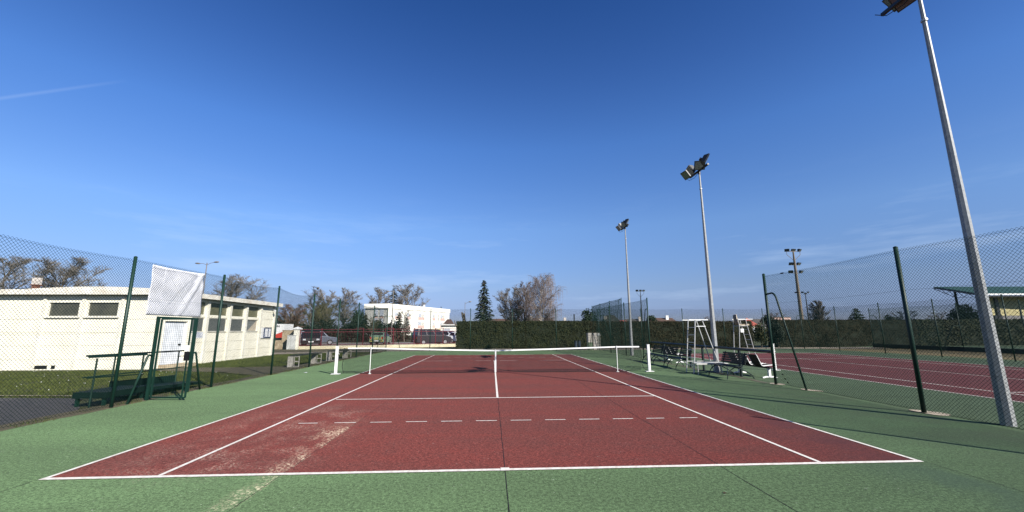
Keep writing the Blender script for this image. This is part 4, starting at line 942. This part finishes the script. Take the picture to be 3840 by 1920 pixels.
# ------------------------------------------------------------------ trees
def bare_tree(name, label, loc, H, spread, seed, twig, bark, trunk_h=.22, levels=6, droop=0.0, tw=.014, group='bare winter trees', nb=(2,3), trunks=1, tr=None, up=.25, lean=0, pale=None, cat='tree', kk=1.0, shape='oval', nlimb=9, ntw=26, spr=.85):
    """trunk, ascending limbs fanned through an envelope, forking into fine twigs; W is the crown radius"""
    q = random.Random(seed); t = thing(name, label, cat, loc, group)
    W = H*.42*spread*kk; tr = tr or H*.020; trunk = MB(); limbs = MB(); crown = MB()
    def wig(a, b, r0_, r1_, n, amp, m, k=3, sag=0.0):
        a = Vector(a); b = Vector(b); ln = (b-a).length; pts = [a]; ph = q.uniform(0, 6)
        off = Vector((q.gauss(0,1), q.gauss(0,1), q.gauss(0,.5)))*amp*ln
        for i in range(1, n+1):
            u = i/n; p = a.lerp(b, u)+off*math.sin(math.pi*u)+Vector((q.gauss(0,1), q.gauss(0,1), q.gauss(0,.6)))*amp*.35*ln*(1 if i < n else 0)
            p.z += .10*ln*math.sin(math.pi*u)*(1 if not droop else .6)-sag*u*u*ln; pts.append(p)
        m.tube(pts, [r0_+(r1_-r0_)*i/n for i in range(n+1)], k, False); return pts
    def at(pts, u):
        x = u*(len(pts)-1); i = min(len(pts)-2, int(x)); return pts[i].lerp(pts[i+1], x-i)
    def rad(zc):                      # crown half-width at relative crown height
        if shape == 'oval': return max(.10, (1-(abs(zc-.42)/.60)**2.2))**.6
        if shape == 'fan': return .30+.75*min(1, zc*1.25)**.8-(max(0, zc-.75)*2.0)
        if shape == 'narrow': return .30+.5*math.sin(math.pi*min(1, .12+.8*zc))
        return 1
    zt = H*trunk_h
    for T in range(trunks):
        a0 = T*2.4+seed; bx = Vector((math.cos(a0)*.15*(trunks > 1), math.sin(a0)*.15*(trunks > 1), -.1))
        lx = Vector((math.cos(a0), math.sin(a0), 0))*(W*.45 if trunks > 1 else W*.05)
        tp = Vector((lx.x+lean*H, lx.y, H*(.93 if trunks == 1 else q.uniform(.75,.93))))
        main = wig(bx, tp, tr/(1 if trunks == 1 else 1.4), tw, 8, .035, trunk, 7)
        NL = int(nlimb*1.7)
        for i in range(NL):
            f_ = (i+.5)/NL; az = i*2.39996+q.gauss(0,.35)
            zc = min(.97, .10+.88*f_**.9+q.uniform(-.06,.06)); rr = W*rad(zc)*q.uniform(.72,1.08)
            tz = zt*.85+(H-zt*.85)*zc; z0_ = max(zt*q.uniform(.75,1.25), tz-rr*q.uniform(.9,1.7)-.10*H); u0_ = min(.93, z0_/(main[-1].z))
            p0 = at(main, u0_); tip = Vector((main[-1].x*.5+math.cos(az)*rr, main[-1].y*.5+math.sin(az)*rr, tz))
            r_ = max(tw*1.5, tr*(.46-.30*u0_)); lp_ = wig(p0, tip, r_, tw*.8, 6, .05, limbs, 5)
            for j in range(9):
                u1_ = .18+.80*(j+q.random())/9; p1 = at(lp_, u1_); dl = (lp_[-1]-lp_[0]).length; az2 = q.uniform(0, 6.283)
                d_ = ((tip-p0).normalized()*.8+Vector((math.cos(az2), math.sin(az2), q.uniform(-.1,.7)))*spr).normalized()
                e_ = p1+d_*min(dl*q.uniform(.22,.42), H*.17); 
                if e_.z > H: e_.z = H-q.random()*.04*H
                bp_ = wig(p1, e_, max(tw, r_*.34), tw*.75, 4, .07, crown, 4)
                for k in range(max(4, int(ntw*.62))):
                    u2_ = q.uniform(.12, 1.0); p2 = at(bp_, u2_); az3 = q.uniform(0, 6.283); l2 = min(dl, H*.42)*q.uniform(.07,.17)
                    d2 = ((e_-p1).normalized()*.7+Vector((math.cos(az3), math.sin(az3), q.uniform(-.3,.7) if not droop else q.uniform(-.9,.1)))*.85).normalized()
                    e2 = p2+d2*l2
                    if e2.z > H*1.01: continue
                    w3 = wig(p2, e2, tw*.62, tw*.42, 2, .10, crown, 3)
                    if droop and q.random() < .75:
                        l3 = H*q.uniform(.05,.16); wig(e2, e2+Vector((q.gauss(0,.12)*l3, q.gauss(0,.12)*l3, -l3)), tw*.42, tw*.34, 2, .03, crown, 3)
                    elif q.random() < .8:
                        for _ in range(2):
                            l3 = l2*q.uniform(.35,.7); d3 = (d2+Vector((q.gauss(0,.6), q.gauss(0,.6), q.gauss(.15,.4)))).normalized(); wig(at(w3, q.uniform(.3,.9)), e2+d3*l3*.6, tw*.42, tw*.34, 1, 0, crown, 3)
    trunk.build('trunk', bark, t, True, local=True); limbs.build('limbs', pale or bark, t, True, local=True)
    crown.build('crown', twig, t, local=True)
    return t
BT = bare_tree
BT('bare_tree', 'bare tree at the far left edge rising behind the clubhouse roof', (-56.5,45,0), 10.3, .95, 11, TWIG, BARK, tw=.015, nlimb=13, ntw=56)
BT('bare_tree', 'broad bare tree behind the clubhouse roof right of the chimney', (-50.2,45,0), 10.3, .84, 12, TWIG, BARK, tw=.015, nlimb=13, ntw=56)
BT('bare_tree', 'rounded bare tree above the clubhouse side wall near the double street lamp', (-33.0,48,0), 8.6, 1.0, 13, TWIG, BARK, tw=.014, nlimb=14, ntw=56)
BT('pollarded_tree', 'reddish brown pollarded tree just right of the lorry', (-28.7,55,0), 5.4, 1.15, 14, TWIGR, BARK, trunk_h=.34, tw=.017, nlimb=11, tr=.22, shape='fan')
BT('bare_tree', 'tall bare tree behind the silver car', (-33.0,75,0), 9.9, .72, 15, TWIG, BARK, tw=.024, nlimb=11, ntw=38)
BT('bare_tree', 'tall bare tree left of the flat block above the gate in the railings', (-29.8,80,0), 10.4, .70, 16, TWIG, BARK, tw=.025, nlimb=11, ntw=38)
BT('olive_tree', 'olive brown leafless thicket tree behind the silver car roof', (-26.6,62,0), 6.2, 1.05, 17, TWIGO, BARK, tw=.020, trunk_h=.10, nlimb=9, shape='fan', spr=.6)
BT('olive_tree', 'brown leafless bushy tree between the lorry and the silver car', (-30.9,66,0), 6.2, 1.05, 41, TWIGO, BARK, tw=.020, trunk_h=.10, nlimb=9, shape='fan', spr=.6)
BT('olive_tree', 'distant olive brown thicket above the lorry and stone wall', (-37.5,74,0), 6.0, 1.3, 42, TWIGO, BARK, tw=.024, trunk_h=.10, nlimb=9, shape='fan', spr=.6)
BT('olive_tree', 'distant olive brown thicket left of the rounded green pine', (-31.0,70,0), 6.4, 1.0, 43, TWIGO, BARK, tw=.024, trunk_h=.10, nlimb=9, shape='fan', spr=.6)
BT('bare_tree', 'tall bare tree standing behind the left part of the white flats', (-50.2,180,0), 20.6, .66, 18, TWIG, BARK, tw=.05, nlimb=11, ntw=40)
BT('bare_tree', 'tallest bare tree behind the middle of the white flats', (-38.0,180,0), 22.3, .80, 19, TWIG, BARK, tw=.05, nlimb=12, ntw=40)
BT('bare_tree', 'slender young bare tree in front of the white flats', (-13.3,58,0), 4.8, .55, 20, TWIG, BARK, tw=.016, nlimb=7, ntw=9, shape='fan', trunk_h=.2, spr=.45)
BT('bare_tree', 'small pale branching tree among the dark conifers', (-17.8,57,0), 4.1, .9, 21, TWIGO, BARK, tw=.018, nlimb=7, ntw=12, shape='fan')
BT('bare_shrub', 'low bare shrub beside the green waste container', (-12.9,50,0), 1.7, 1.2, 22, TWIGR, BARK, tw=.011, nlimb=5, ntw=8, trunk_h=.06, cat='shrub', shape='fan')
BT('bare_tree', 'wide many-stemmed bare tree at the left of the birch group', (2.7,50,0), 7.2, .72, 23, TWIG, BARK, trunk_h=.12, tw=.015, trunks=3, nlimb=7, ntw=32, shape='fan', spr=.6)
BT('bare_tree', 'darker bare tree in the middle of the birch group', (4.4,51,0), 8.3, .58, 24, TWIGP, BARK, tw=.015, nlimb=13, ntw=34)
BT('birch_tree', 'tall weeping birch with white bark above the hedge', (6.2,46,0), 9.0, .60, 26, TWIGP, BIRB, trunk_h=.30, droop=.13, tw=.013, tr=.15, pale=BIRB, nlimb=13, ntw=32, spr=.9)
BT('poplar_tree', 'upright bare poplar far beyond the second court', (95.2,110,0), 9.9, .62, 27, TWIG, BARK, tw=.034, nlimb=20, ntw=34, shape='narrow', trunk_h=.12, spr=.35)
BT('bare_tree', 'hazy bare tree behind the pink building at right', (103,140,0), 7.8, 1.2, 28, TWIGP, BARK, tw=.05, ntw=14)
BT('bare_tree', 'low bare tree between the cedar and the round dark tree', (80,70,0), 5.0, 1.5, 29, TWIGP, BARK, tw=.026, ntw=14)
BT('bare_tree', 'faint bare tree under the open canopy roof', (104,85,0), 5.4, 1.5, 30, TWIGP, BARK, tw=.03, ntw=14)
BT('bare_tree', 'small bare tree behind the beige umpire seat', (46.0,80,0), 4.4, .9, 31, TWIGP, BARK, tw=.022, ntw=10)

def conifer(name, label, loc, H, Rb, seed, m_, wh=.42, droop=.25, z0=.06, cards=26, group='evergreen trees', cs=1.0, top=0.0, cat='tree'):
    q = random.Random(seed); t = thing(name, label, cat, loc, group)
    MB().tube([(0,0,-.1),(0,0,H*.6),(0,0,H*.97)], [H*.022,H*.012,.02], 6).build('trunk', BARK, t, local=True)
    br = MB(); vs = []; fs = []
    z = H*z0+.2
    while z < H*.97:
        k = z/H; rr = Rb*(1-k)**.85*(1-top*0)+.06; n_ = max(4, int(7+4*(1-k)))
        a0 = q.uniform(0, 6.28)
        for i in range(n_):
            a = a0+6.283*i/n_+q.gauss(0,.15); ln = rr*q.uniform(.70,1.12); zz = z+q.uniform(-.45,.45)*wh
            prev = None; pts = []
            for s_ in range(6):
                u = s_/5; pts.append(Vector((math.cos(a)*ln*u, math.sin(a)*ln*u, zz-droop*ln*(u**1.2)+.22*droop*ln*max(0,u-.6)*2.5)))
            br.tube(pts, [.03*(1-.15*j)*H/8 for j in range(6)], 3, False)
            nc = max(4, int(cards*ln/Rb))
            for c_ in range(nc):
                u = q.uniform(.12, 1.04); j = min(4, int(u*5)); p = pts[j].lerp(pts[j+1], min(1.1, u*5-j))
                side = q.uniform(-1, 1)*.28*ln*(1.1-u)+q.gauss(0,.04); p = p+Vector((-math.sin(a)*side, math.cos(a)*side, -abs(side)*.25+q.gauss(0,.03)))
                s2 = cs*q.uniform(.09,.20)*H/8; dr = Vector((math.cos(a+side*1.2), math.sin(a+side*1.2), -.35-q.random()*.6)).normalized(); sd_ = dr.cross(Vector((q.gauss(0,.4),q.gauss(0,.4),1))).normalized()*s2*.35
                o = len(vs); vs.extend([p-sd_, p+sd_, p+dr*s2*1.3+sd_*.4, p+dr*s2*1.3-sd_*.4]); fs.append((o,o+1,o+2,o+3))
        z += wh*q.uniform(.8,1.15)*(1-.35*k)
    br.build('branches', BARK, t, local=True); MB().add(vs, fs).build('crown', m_, t, local=True)
    return t
conifer('spruce_tree', 'tall dark spruce with drooping branches left of the birches', (-1.15,48,0), 8.35, 2.2, 3, SPRU, wh=.33, droop=.38, cards=40, cs=1.15)
conifer('spruce_tree', 'dark spire of a conifer rising behind the white flats roof', (-37.0,150,0), 17.5, 4.2, 4, SPRU, wh=1.0, cards=46, cs=1.1)
conifer('spruce_tree', 'tiny distant conifer tip above the right half of the flats roof', (-32.5,260,0), 17.0, 3.0, 5, SPRU, wh=1.2, cards=20)
conifer('cedar_tree', 'spreading dark cedar beyond the second court hedge', (79.1,80,0), 6.3, 3.4, 6, PINE, wh=.36, droop=.10, cards=60, cs=1.7)
conifer('small_conifer', 'pointed dark conifer at the left of the flats', (-19.9,60,0), 4.4, 1.25, 7, BUSHM, wh=.30, cards=60, cs=1.5)
conifer('small_conifer', 'dark conifer in front of the corner of the flats', (-14.9,61,0), 4.7, 1.4, 8, BUSHM, wh=.30, cards=60, cs=1.5)
conifer('small_conifer', 'dark conifer between the street lamp and the young bare tree', (-14.3,64,0), 3.9, 1.1, 9, BUSHM, wh=.30, cards=60, cs=1.5)
def round_tree(name, label, loc, H, rx, rz_, seed, m_, n=2600, ls=.16, group='evergreen trees', trunk=True, cat='tree'):
    q = random.Random(seed); t = thing(name, label, cat, loc, group)
    MB().tube([(0,0,-.1),(0,0,H-rz_*1.0)], [H*.03,H*.015], 6).build('trunk', BARK, t, local=True)
    vs = []; fs = []; cz = H-rz_
    cl = [(Vector((q.gauss(0,.45)*rx, q.gauss(0,.45)*rx, cz+q.gauss(0,.42)*rz_)), q.uniform(.35,.6)) for _ in range(26)]
    for i in range(n):
        c_, r_ = q.choice(cl); v_ = Vector((q.gauss(0,1), q.gauss(0,1), q.gauss(0,1))).normalized()*(q.uniform(.6,1.05))
        p = c_+Vector((v_.x*rx*r_, v_.y*rx*r_, v_.z*rz_*r_))
        if ((p.x/rx)**2+(p.y/rx)**2+((p.z-cz)/rz_)**2) > 1.12: continue
        e = v_+Vector((q.gauss(0,.5), q.gauss(0,.5), q.gauss(0,.5))); e.normalize(); a = e.orthogonal().normalized(); b = e.cross(a); s_ = ls*q.uniform(.5,1.3); o = len(vs)
        vs.extend([p-a*s_, p-b*s_*.6, p+a*s_, p+b*s_*.6]); fs.append((o,o+1,o+2,o+3))
    MB().add(vs, fs).build('crown', m_, t, local=True); return t
round_tree('pine_tree', 'rounded green pine at the left end of the white flats', (-25.9,75,0), 6.1, 1.7, 2.4, 1, PINE)
round_tree('evergreen_tree', 'small round dark evergreen above the right end of the first hedge', (16.0,62,0), 5.15, 1.35, 1.7, 2, PINE, 3200, .14)
round_tree('evergreen_tree', 'dome-shaped dark evergreen left of the nearest light pole', (82.8,62,0), 5.7, 2.6, 2.4, 3, PINE, 3600, .2)
round_tree('evergreen_tree', 'small dark tree on the left of the brown roof', (34.4,82,0), 4.65, 1.3, 1.2, 4, PINE, 1600, .16)
round_tree('evergreen_tree', 'small dark tree right of the red roof', (74.2,102,0), 5.3, 1.6, 1.5, 5, PINE, 1500, .2)
round_tree('evergreen_tree', 'faint dark tree under the left tip of the canopy', (92,85,0), 4.9, 1.7, 1.6, 6, PINE, 1400, .2)
for i, (x, y, h_, rx, lb_) in enumerate(((-33,60,4.2,2.4,'dark evergreen bush behind the lorry'),(-29.5,60,3.2,2.2,'dark evergreen bush under the pollarded tree'),(-26,60,3.6,2.2,'dark evergreen bush behind the black car'),(-23,61,3.7,2.1,'dark evergreen bush behind the silver car'),(-20.6,60,3.2,1.5,'dark evergreen bush behind the gate in the railings'),(-18.2,61,3.2,1.5,'dark evergreen bush behind the green hatchback'),(-16.2,62,3.4,1.5,'dark evergreen bush beside the street lamp'))):
    round_tree('evergreen_bush', lb_, (x,y,0), h_, rx, h_*.52, 30+i, BUSHM, 2600, .16, group='dark bushes beyond the car park', cat='bush')
# twin-lamp, pollard stump
t = thing('pollard_stump', 'cut-off tree trunk standing above the left end of the hedge', 'tree trunk', (-3.8,50,0))
m = MB(); m.tube([(-3.75,50,0),(-3.82,50,2.8),(-3.92,50,3.9)], [.28,.24,.20], 8); m.tube([(-3.80,50,2.9),(-4.05,50,3.5),(-4.15,50,4.05)], [.15,.13,.12], 7); m.build('trunk', BARK, t)
t = thing('cut_branch', 'bare crooked branch leaning beside the left end of the hedge', 'branch', (-5,49,0))
m = MB(); m.tube([(-4.4,48,1.9),(-4.75,48,2.2),(-4.85,48,2.6),(-4.95,48,2.9)], [.12,.10,.08,.05], 6); m.tube([(-4.2,48,0),(-4.4,48,1.9)], .12, 6); m.build('wood', BARK, t)
def street_lamp(label, x, y, H, arms, r=.07):
    t = thing('street_lamp', label, 'street lamp', (x,y,0), 'grey street lamps')
    MB().tube([(x,y,0),(x,y,H)], [r,r*.6], 8).build('pole', LAMPP, t)
    for (dx, dz) in arms:
        m = MB(); m.tube([(x,y,H-.35),(x+dx*.35,y,H-.10+dz*.3),(x+dx*.7,y,H-.03+dz)], .035, 6); m.build('arm', LAMPP, t)
        m = MB(); m.tube([(x+dx*.62,y,H-.05+dz),(x+dx*.8,y,H-.02+dz),(x+dx*1.0,y,H+.0+dz),(x+dx*1.15,y,H+.02+dz)], [.05,.13,.12,.03], 8); m.build('lamp_head', LAMPP, t)
street_lamp('double-armed street lamp rising behind the white banner', -44.9, 60, 12.25, ((-1.6,-.1),(1.6,.12)), .11)
street_lamp('double-armed street lamp standing in front of the white flats', -15.75, 60, 7.95, ((-1.0,-.15),(1.1,0)), .09)
street_lamp('single-armed street lamp left of the spruce', -5.35, 75, 7.05, ((1.1,.1),), .07)

# ------------------------------------------------------------------ apartment block
t = thing('apartment_block', 'long white three-storey flats with pink panels beyond the car park', 'building', (-32.84,126,0))
P0 = Vector((-40.6,128,0)); P1 = Vector((-32.7,126,0)); P2 = Vector((-17.4,164,0)); P3 = P0+(P2-P1)
m = MB(); m.prism([(p.x,p.y) for p in (P0,P1,P2,P3)], 0, 8.55)
m.build('wall', AWHITE, t)
def grow_(ps, k):
    c_ = sum(ps, Vector())/4; return [c_+(p-c_)*(1+k/(p-c_).length) for p in ps]
ps = grow_([P0,P1,P2,P3], .5); m = MB(); m.prism([(p.x,p.y) for p in ps], 8.55, 10.0); m.build('parapet', AWHITE, t)
d1_ = (P2-P1).normalized(); n1 = Vector((d1_.y,-d1_.x,0)); L1_ = (P2-P1).length
d0_ = (P1-P0).normalized(); n0 = Vector((d0_.y,-d0_.x,0)); L0_ = (P1-P0).length
def panel(o, d_, n_, u0_, u1_, z0_, z1_, nm, mm, parent=t, out=.05):
    a = o+d_*u0_+n_*out; b = o+d_*u1_+n_*out; m = MB(); m.extr([(a.x,a.y,z0_),(b.x,b.y,z0_),(b.x,b.y,z1_),(a.x,a.y,z1_)], tuple(-n_*(out+.02))); return m.build(nm, mm, parent)
PGL = mat('far_pane', (.50,.53,.58), .3, (.40,.43,.48), 1)
panel(P0, d0_, n0, .15, L0_-.15, 0, 8.5, 'gable_cladding', AGREY, out=.03)
for u in (3.3, 5.3):
    for k, (z0_, z1_) in enumerate(((6.2,8.2),(3.5,5.4))):
        w_ = panel(P0, d0_, n0, u, u+1.25, z0_, z1_, 'window', PGL, out=.10); panel(P0, d0_, n0, u-.12, u+1.35, z0_-.22, z0_-.05, 'sill', mat('dark_sill', (.14,.12,.11), .8), w_, .18)
    panel(P0, d0_, n0, u-.1, u+1.3, 4.6, 5.9, 'pink_panel', PINKP, out=.07)
for (u, wd) in ((3.5,3.4),(10.5,2.2),(17.5,4.2),(27.5,2.0),(33.5,3.6)):
    for (z0_, z1_) in ((5.3,6.2),(2.4,3.3)):
        panel(P1, d1_, n1, u, u+wd, z0_, z1_, 'pink_panel', PINKP, out=.06)
        w_ = panel(P1, d1_, n1, u, u+wd*.45, z1_+.1, z1_+1.25, 'window', PGL, out=.05); panel(P1, d1_, n1, u+wd*.5, u+wd*.95, z1_+.1, z1_+1.25, 'pane', mat('shutter_pale', (.66,.63,.56), .7), w_, .05)
for u in (9.5, 26, 32): panel(P1, d1_, n1, u, u+.35, 5.2, 7.6, 'vertical_slot', mat('slot_grey', (.20,.19,.18), .8), out=.07)
for u0_, u1_ in ((2,7),(9,14),(16.5,22.5),(25,31),(32.5,38)): panel(P1, d1_, n1, u0_, u1_, 8.40, 8.53, 'shadow_gap', MATS['slot_grey'], out=.06)
panel(P1, d1_, n1, 24, 36, 0, 2.0, 'porch', mat('ochre_porch', (.55,.43,.20), .9), out=1.2)
MB().tube([(-25.5,150,10.0),(-25.5,150,11.0)], .35, 8).build('roof_vent', WHITE, t)
# houses beyond
def house(label, x, y, wx, wy, eave, ridge, wall_m, roof_m, hip=1.2, chim=None, rz=0, name='house'):
    t = thing(name, label, 'house', (x,y,0), 'houses beyond the hedge', rz)
    MB().box((-wx/2,-wy/2,0), (wx/2,wy/2,eave)).build('wall', wall_m, t, local=True)
    o = .35; X_, Y_ = wx/2+o, wy/2+o
    m = MB(); m.add([(-X_,-Y_,eave),(X_,-Y_,eave),(X_,Y_,eave),(-X_,Y_,eave),(-X_+hip,0,ridge),(X_-hip,0,ridge)], [(0,1,5,4),(1,2,5),(2,3,4,5),(3,0,4),(0,3,2,1)]); ro = m.build('roof', roof_m, t, local=True)
    if chim: cx_, cz_ = chim; MB().box((cx_-.3,-.9,eave), (cx_+.3,-.4,cz_)).build('chimney', WHITE if wall_m is AWHITE else POTW, ro, local=True)
    for u in (-.25, .25): MB().box((u*wx-.5,-wy/2-.03,.9), (u*wx+.5,-wy/2+.01,2.0)).build('window', PGL, t, local=True)
    return t
house('low house with a wide brown roof and white chimney above the hedge', 36.8, 83, 5.6, 7, 2.3, 4.15, AWHITE, ROOFB, .5, (1.2,4.65))
house('house with a bright red hipped roof right of the umpire seat', 69.1, 103, 3.4, 3.4, 2.6, 4.65, BEIGE, ROOFR, 1.9)
house('pale gabled house with a dark roof at the right end of the flats', -9.3, 84, 1.1, 5, 3.0, 4.0, AWHITE, ROOFB, .5)
house('pale flat-roofed garage beside the gabled house', -6.8, 70, 4.6, 4, 2.5, 2.75, AWHITE, FASC, .1)
house('house with a brown roof behind the spruce', 1.5, 78, 7.5, 6, 2.3, 3.9, BEIGE, ROOFB, 1.0)
house('low house with a reddish brown roof behind the birch trunks', 9.2, 76, 6.5, 6, 2.4, 4.05, BEIGE, ROOFR if 0 else ROOFB, 1.0, (-1.6,4.4))
house('brown-roofed house right of the birches with twin chimneys', 17.2, 92, 4.5, 5, 2.4, 3.75, BEIGE, ROOFB, .8, (0,4.5))
house('steep grey gabled house seen between the fence posts', 24.3, 78, 3.4, 4, 2.5, 4.6, BEIGE, ROOFG, 1.3, (-1.3,4.4))
house('long low house with a red roof left of the far light pole', 28.6, 88, 5.0, 5, 2.3, 3.8, BEIGE, ROOFR, .8)
house('low grey-roofed house behind the small mast', 33.0, 90, 4.6, 5, 2.4, 4.1, BEIGE, ROOFG, .8, (1.5,4.6))
house('low building with a dark flat roof left of the umpire seat', 51.5, 95, 8.0, 6, 2.5, 3.7, BEIGE, ROOFG, .4)
house('pale gable behind the top of the ladder chair', 43.6, 85, 2.6, 4, 2.5, 3.9, AWHITE, ROOFG, 1.2)
house('long dark-roofed building right of the red roof', 86, 125, 12, 8, 2.6, 4.9, GREYW, ROOFG, .5)
house('pale pink flat-roofed school building beyond the second court', 121.5, 165, 7.5, 8, 6.6, 6.75, PINKP, FASC, .1)
house('long white flat-roofed building beyond the hedge at right', 102, 118, 15, 8, 3.45, 3.6, AWHITE, FASC, .1)
house('low pale sheds beyond the cedar', 96, 88, 14, 6, 2.9, 3.3, PINKP, ROOFG, .3)
house('wide low grey roof beyond the hedge right of the cedar', 84.5, 84, 9, 6, 2.9, 3.25, AWHITE, ROOFG, .3)
# canopy hall
t = thing('sports_hall', 'open green-roofed sports hall with pale yellow cladding at far right', 'building', (75,55,0))
E0 = Vector((70.3,50,6.55)); E1 = Vector((112,47.9,6.5)); F0 = Vector((82.0,66,9.2)); F1 = Vector((124,63.8,9.2))
m = MB(); m.extr([E0,E1,F1,F0], (0,0,.12)); m.build('roof', GRNROOF, t)
m = MB(); m.beam(E0+Vector((0,-.1,-.02)), E1+Vector((0,-.1,-.02)), .1, .22); m.build('fascia', WHITE, t)
m = MB(); m.beam(E0+Vector((.1,.05,-.30)), E1+Vector((0,.05,-.30)), .12, .22); m.build('gutter', BLACK, t)
m = MB(); m.beam(E0+Vector((0,0,-.12)), F0+Vector((0,0,-.12)), .25, .16)
C0 = E0.lerp(F0,.48); Cb = Vector((C0.x,C0.y,0)); 
prv = None
for i in range(11):
    u = i/10; a = E0.lerp(F0,u)-Vector((0,0,.2)); b = a-Vector((0,0,.95*(1-abs(u-.48)*1.7)))
    if prv: m.tube([prv[1], b], .05, 4); m.tube([prv[0] if i%2 else prv[1], b if i%2 else a], .035, 4)
    prv = (a, b)
m.build('roof_truss', BLACK, t)
MB().tube([Cb, C0], .16, 6).build('column', BLACK, t); 
for k in range(1, 6): p = E0.lerp(E1,k/5); MB().tube([(p.x+1.2,p.y+.3,0),(p.x+1.2,p.y+.3,6.3)], .16, 6).build('column', BLACK, t)
MB().tube([(E0.x+1.2,E0.y+.5,0),(E0.x+1.2,E0.y+.5,6.3)], .14, 6).build('column', mat('rust_brown', (.12,.05,.04), .8), t)
m = MB(); m.box((72.2,51.6,3.55), (112,51.8,6.3)); m.build('upper_cladding', YELW, t); m = MB(); m.box((72.25,51.62,0), (112,51.78,3.549)); m.build('lower_cladding', GREYW, t)
for x in (74.4,): MB().box((x,51.4,2.6), (x+.5,51.59,6.2)).build('downpipe', DARKM, t)
MB().box((73.9,51.45,2.5), (75.1,51.59,3.6)).build('window', DARKM, t)
# wooden utility pole with line
t = thing('utility_pole', 'short dark utility pole with a wire right of the birches', 'utility pole', (13.1,60,0))
MB().tube([(13.1,60,0),(13.1,60,4.15)], .10, 6).build('pole', DARKM, t)
MB().tube([(13.1,60,4.05),(11,60,4.0),(9.4,60,4.05)], .012, 4).build('wire', DARKM, t); MB().tube([(13.1,60,4.05),(15,60,2.7)], .012, 4).build('stay_wire', DARKM, t)
# shrub with white blossom in the hedge gap
round_tree('flowering_shrub', 'loose green shrub with white flecks in the gap between the hedges', (26.0,33.6,0), 2.45, .75, 1.2, 61, HEDG, 2200, .09, group='shrubs in the hedge gap', cat='shrub')
round_tree('conifer_shrub', 'dark loose shrub at the left end of the right-hand hedge', (27.4,33.2,0), 2.55, .7, 1.27, 62, BUSHM, 2200, .09, group='shrubs in the hedge gap', cat='shrub')
# fallen leaves caught in the near fence
for i, (y, z) in enumerate(((7.05,.34),(6.95,.22),(6.86,.12))):
    m = MB(); m.add([(8.78,y-.05,z),(8.77,y,z+.035),(8.78,y+.05,z+.01),(8.79,y,z-.03)], [(0,1,2,3)])
    tag(m.build('dead_leaf', DARKM), ('dead leaf highest in the nearest right fence by the end post','middle dead leaf caught in the nearest right fence','lowest dead leaf at the foot of the nearest right fence')[i], 'leaf', 'dead leaves caught in the fence')
# small scraps on the court
m = MB(); m.add([(-7.92,12.30,.012),(-7.78,12.26,.012),(-7.76,12.36,.03),(-7.88,12.39,.014)], [(0,1,2,3)])
tag(m.build('paper_scrap', PAPER), 'small white paper scrap on the green surround left of the net post', 'litter')
m = MB(); m.add([(2.30,-.88,.004),(2.325,-.90,.010),(2.345,-.875,.005),(2.32,-.855,.011)], [(0,1,2),(0,2,3)])
tag(m.build('dry_leaf', mat('dry_leaf', (.05,.035,.02), .9)), 'single dark dry leaf on the green surround in front of the baseline', 'leaf')
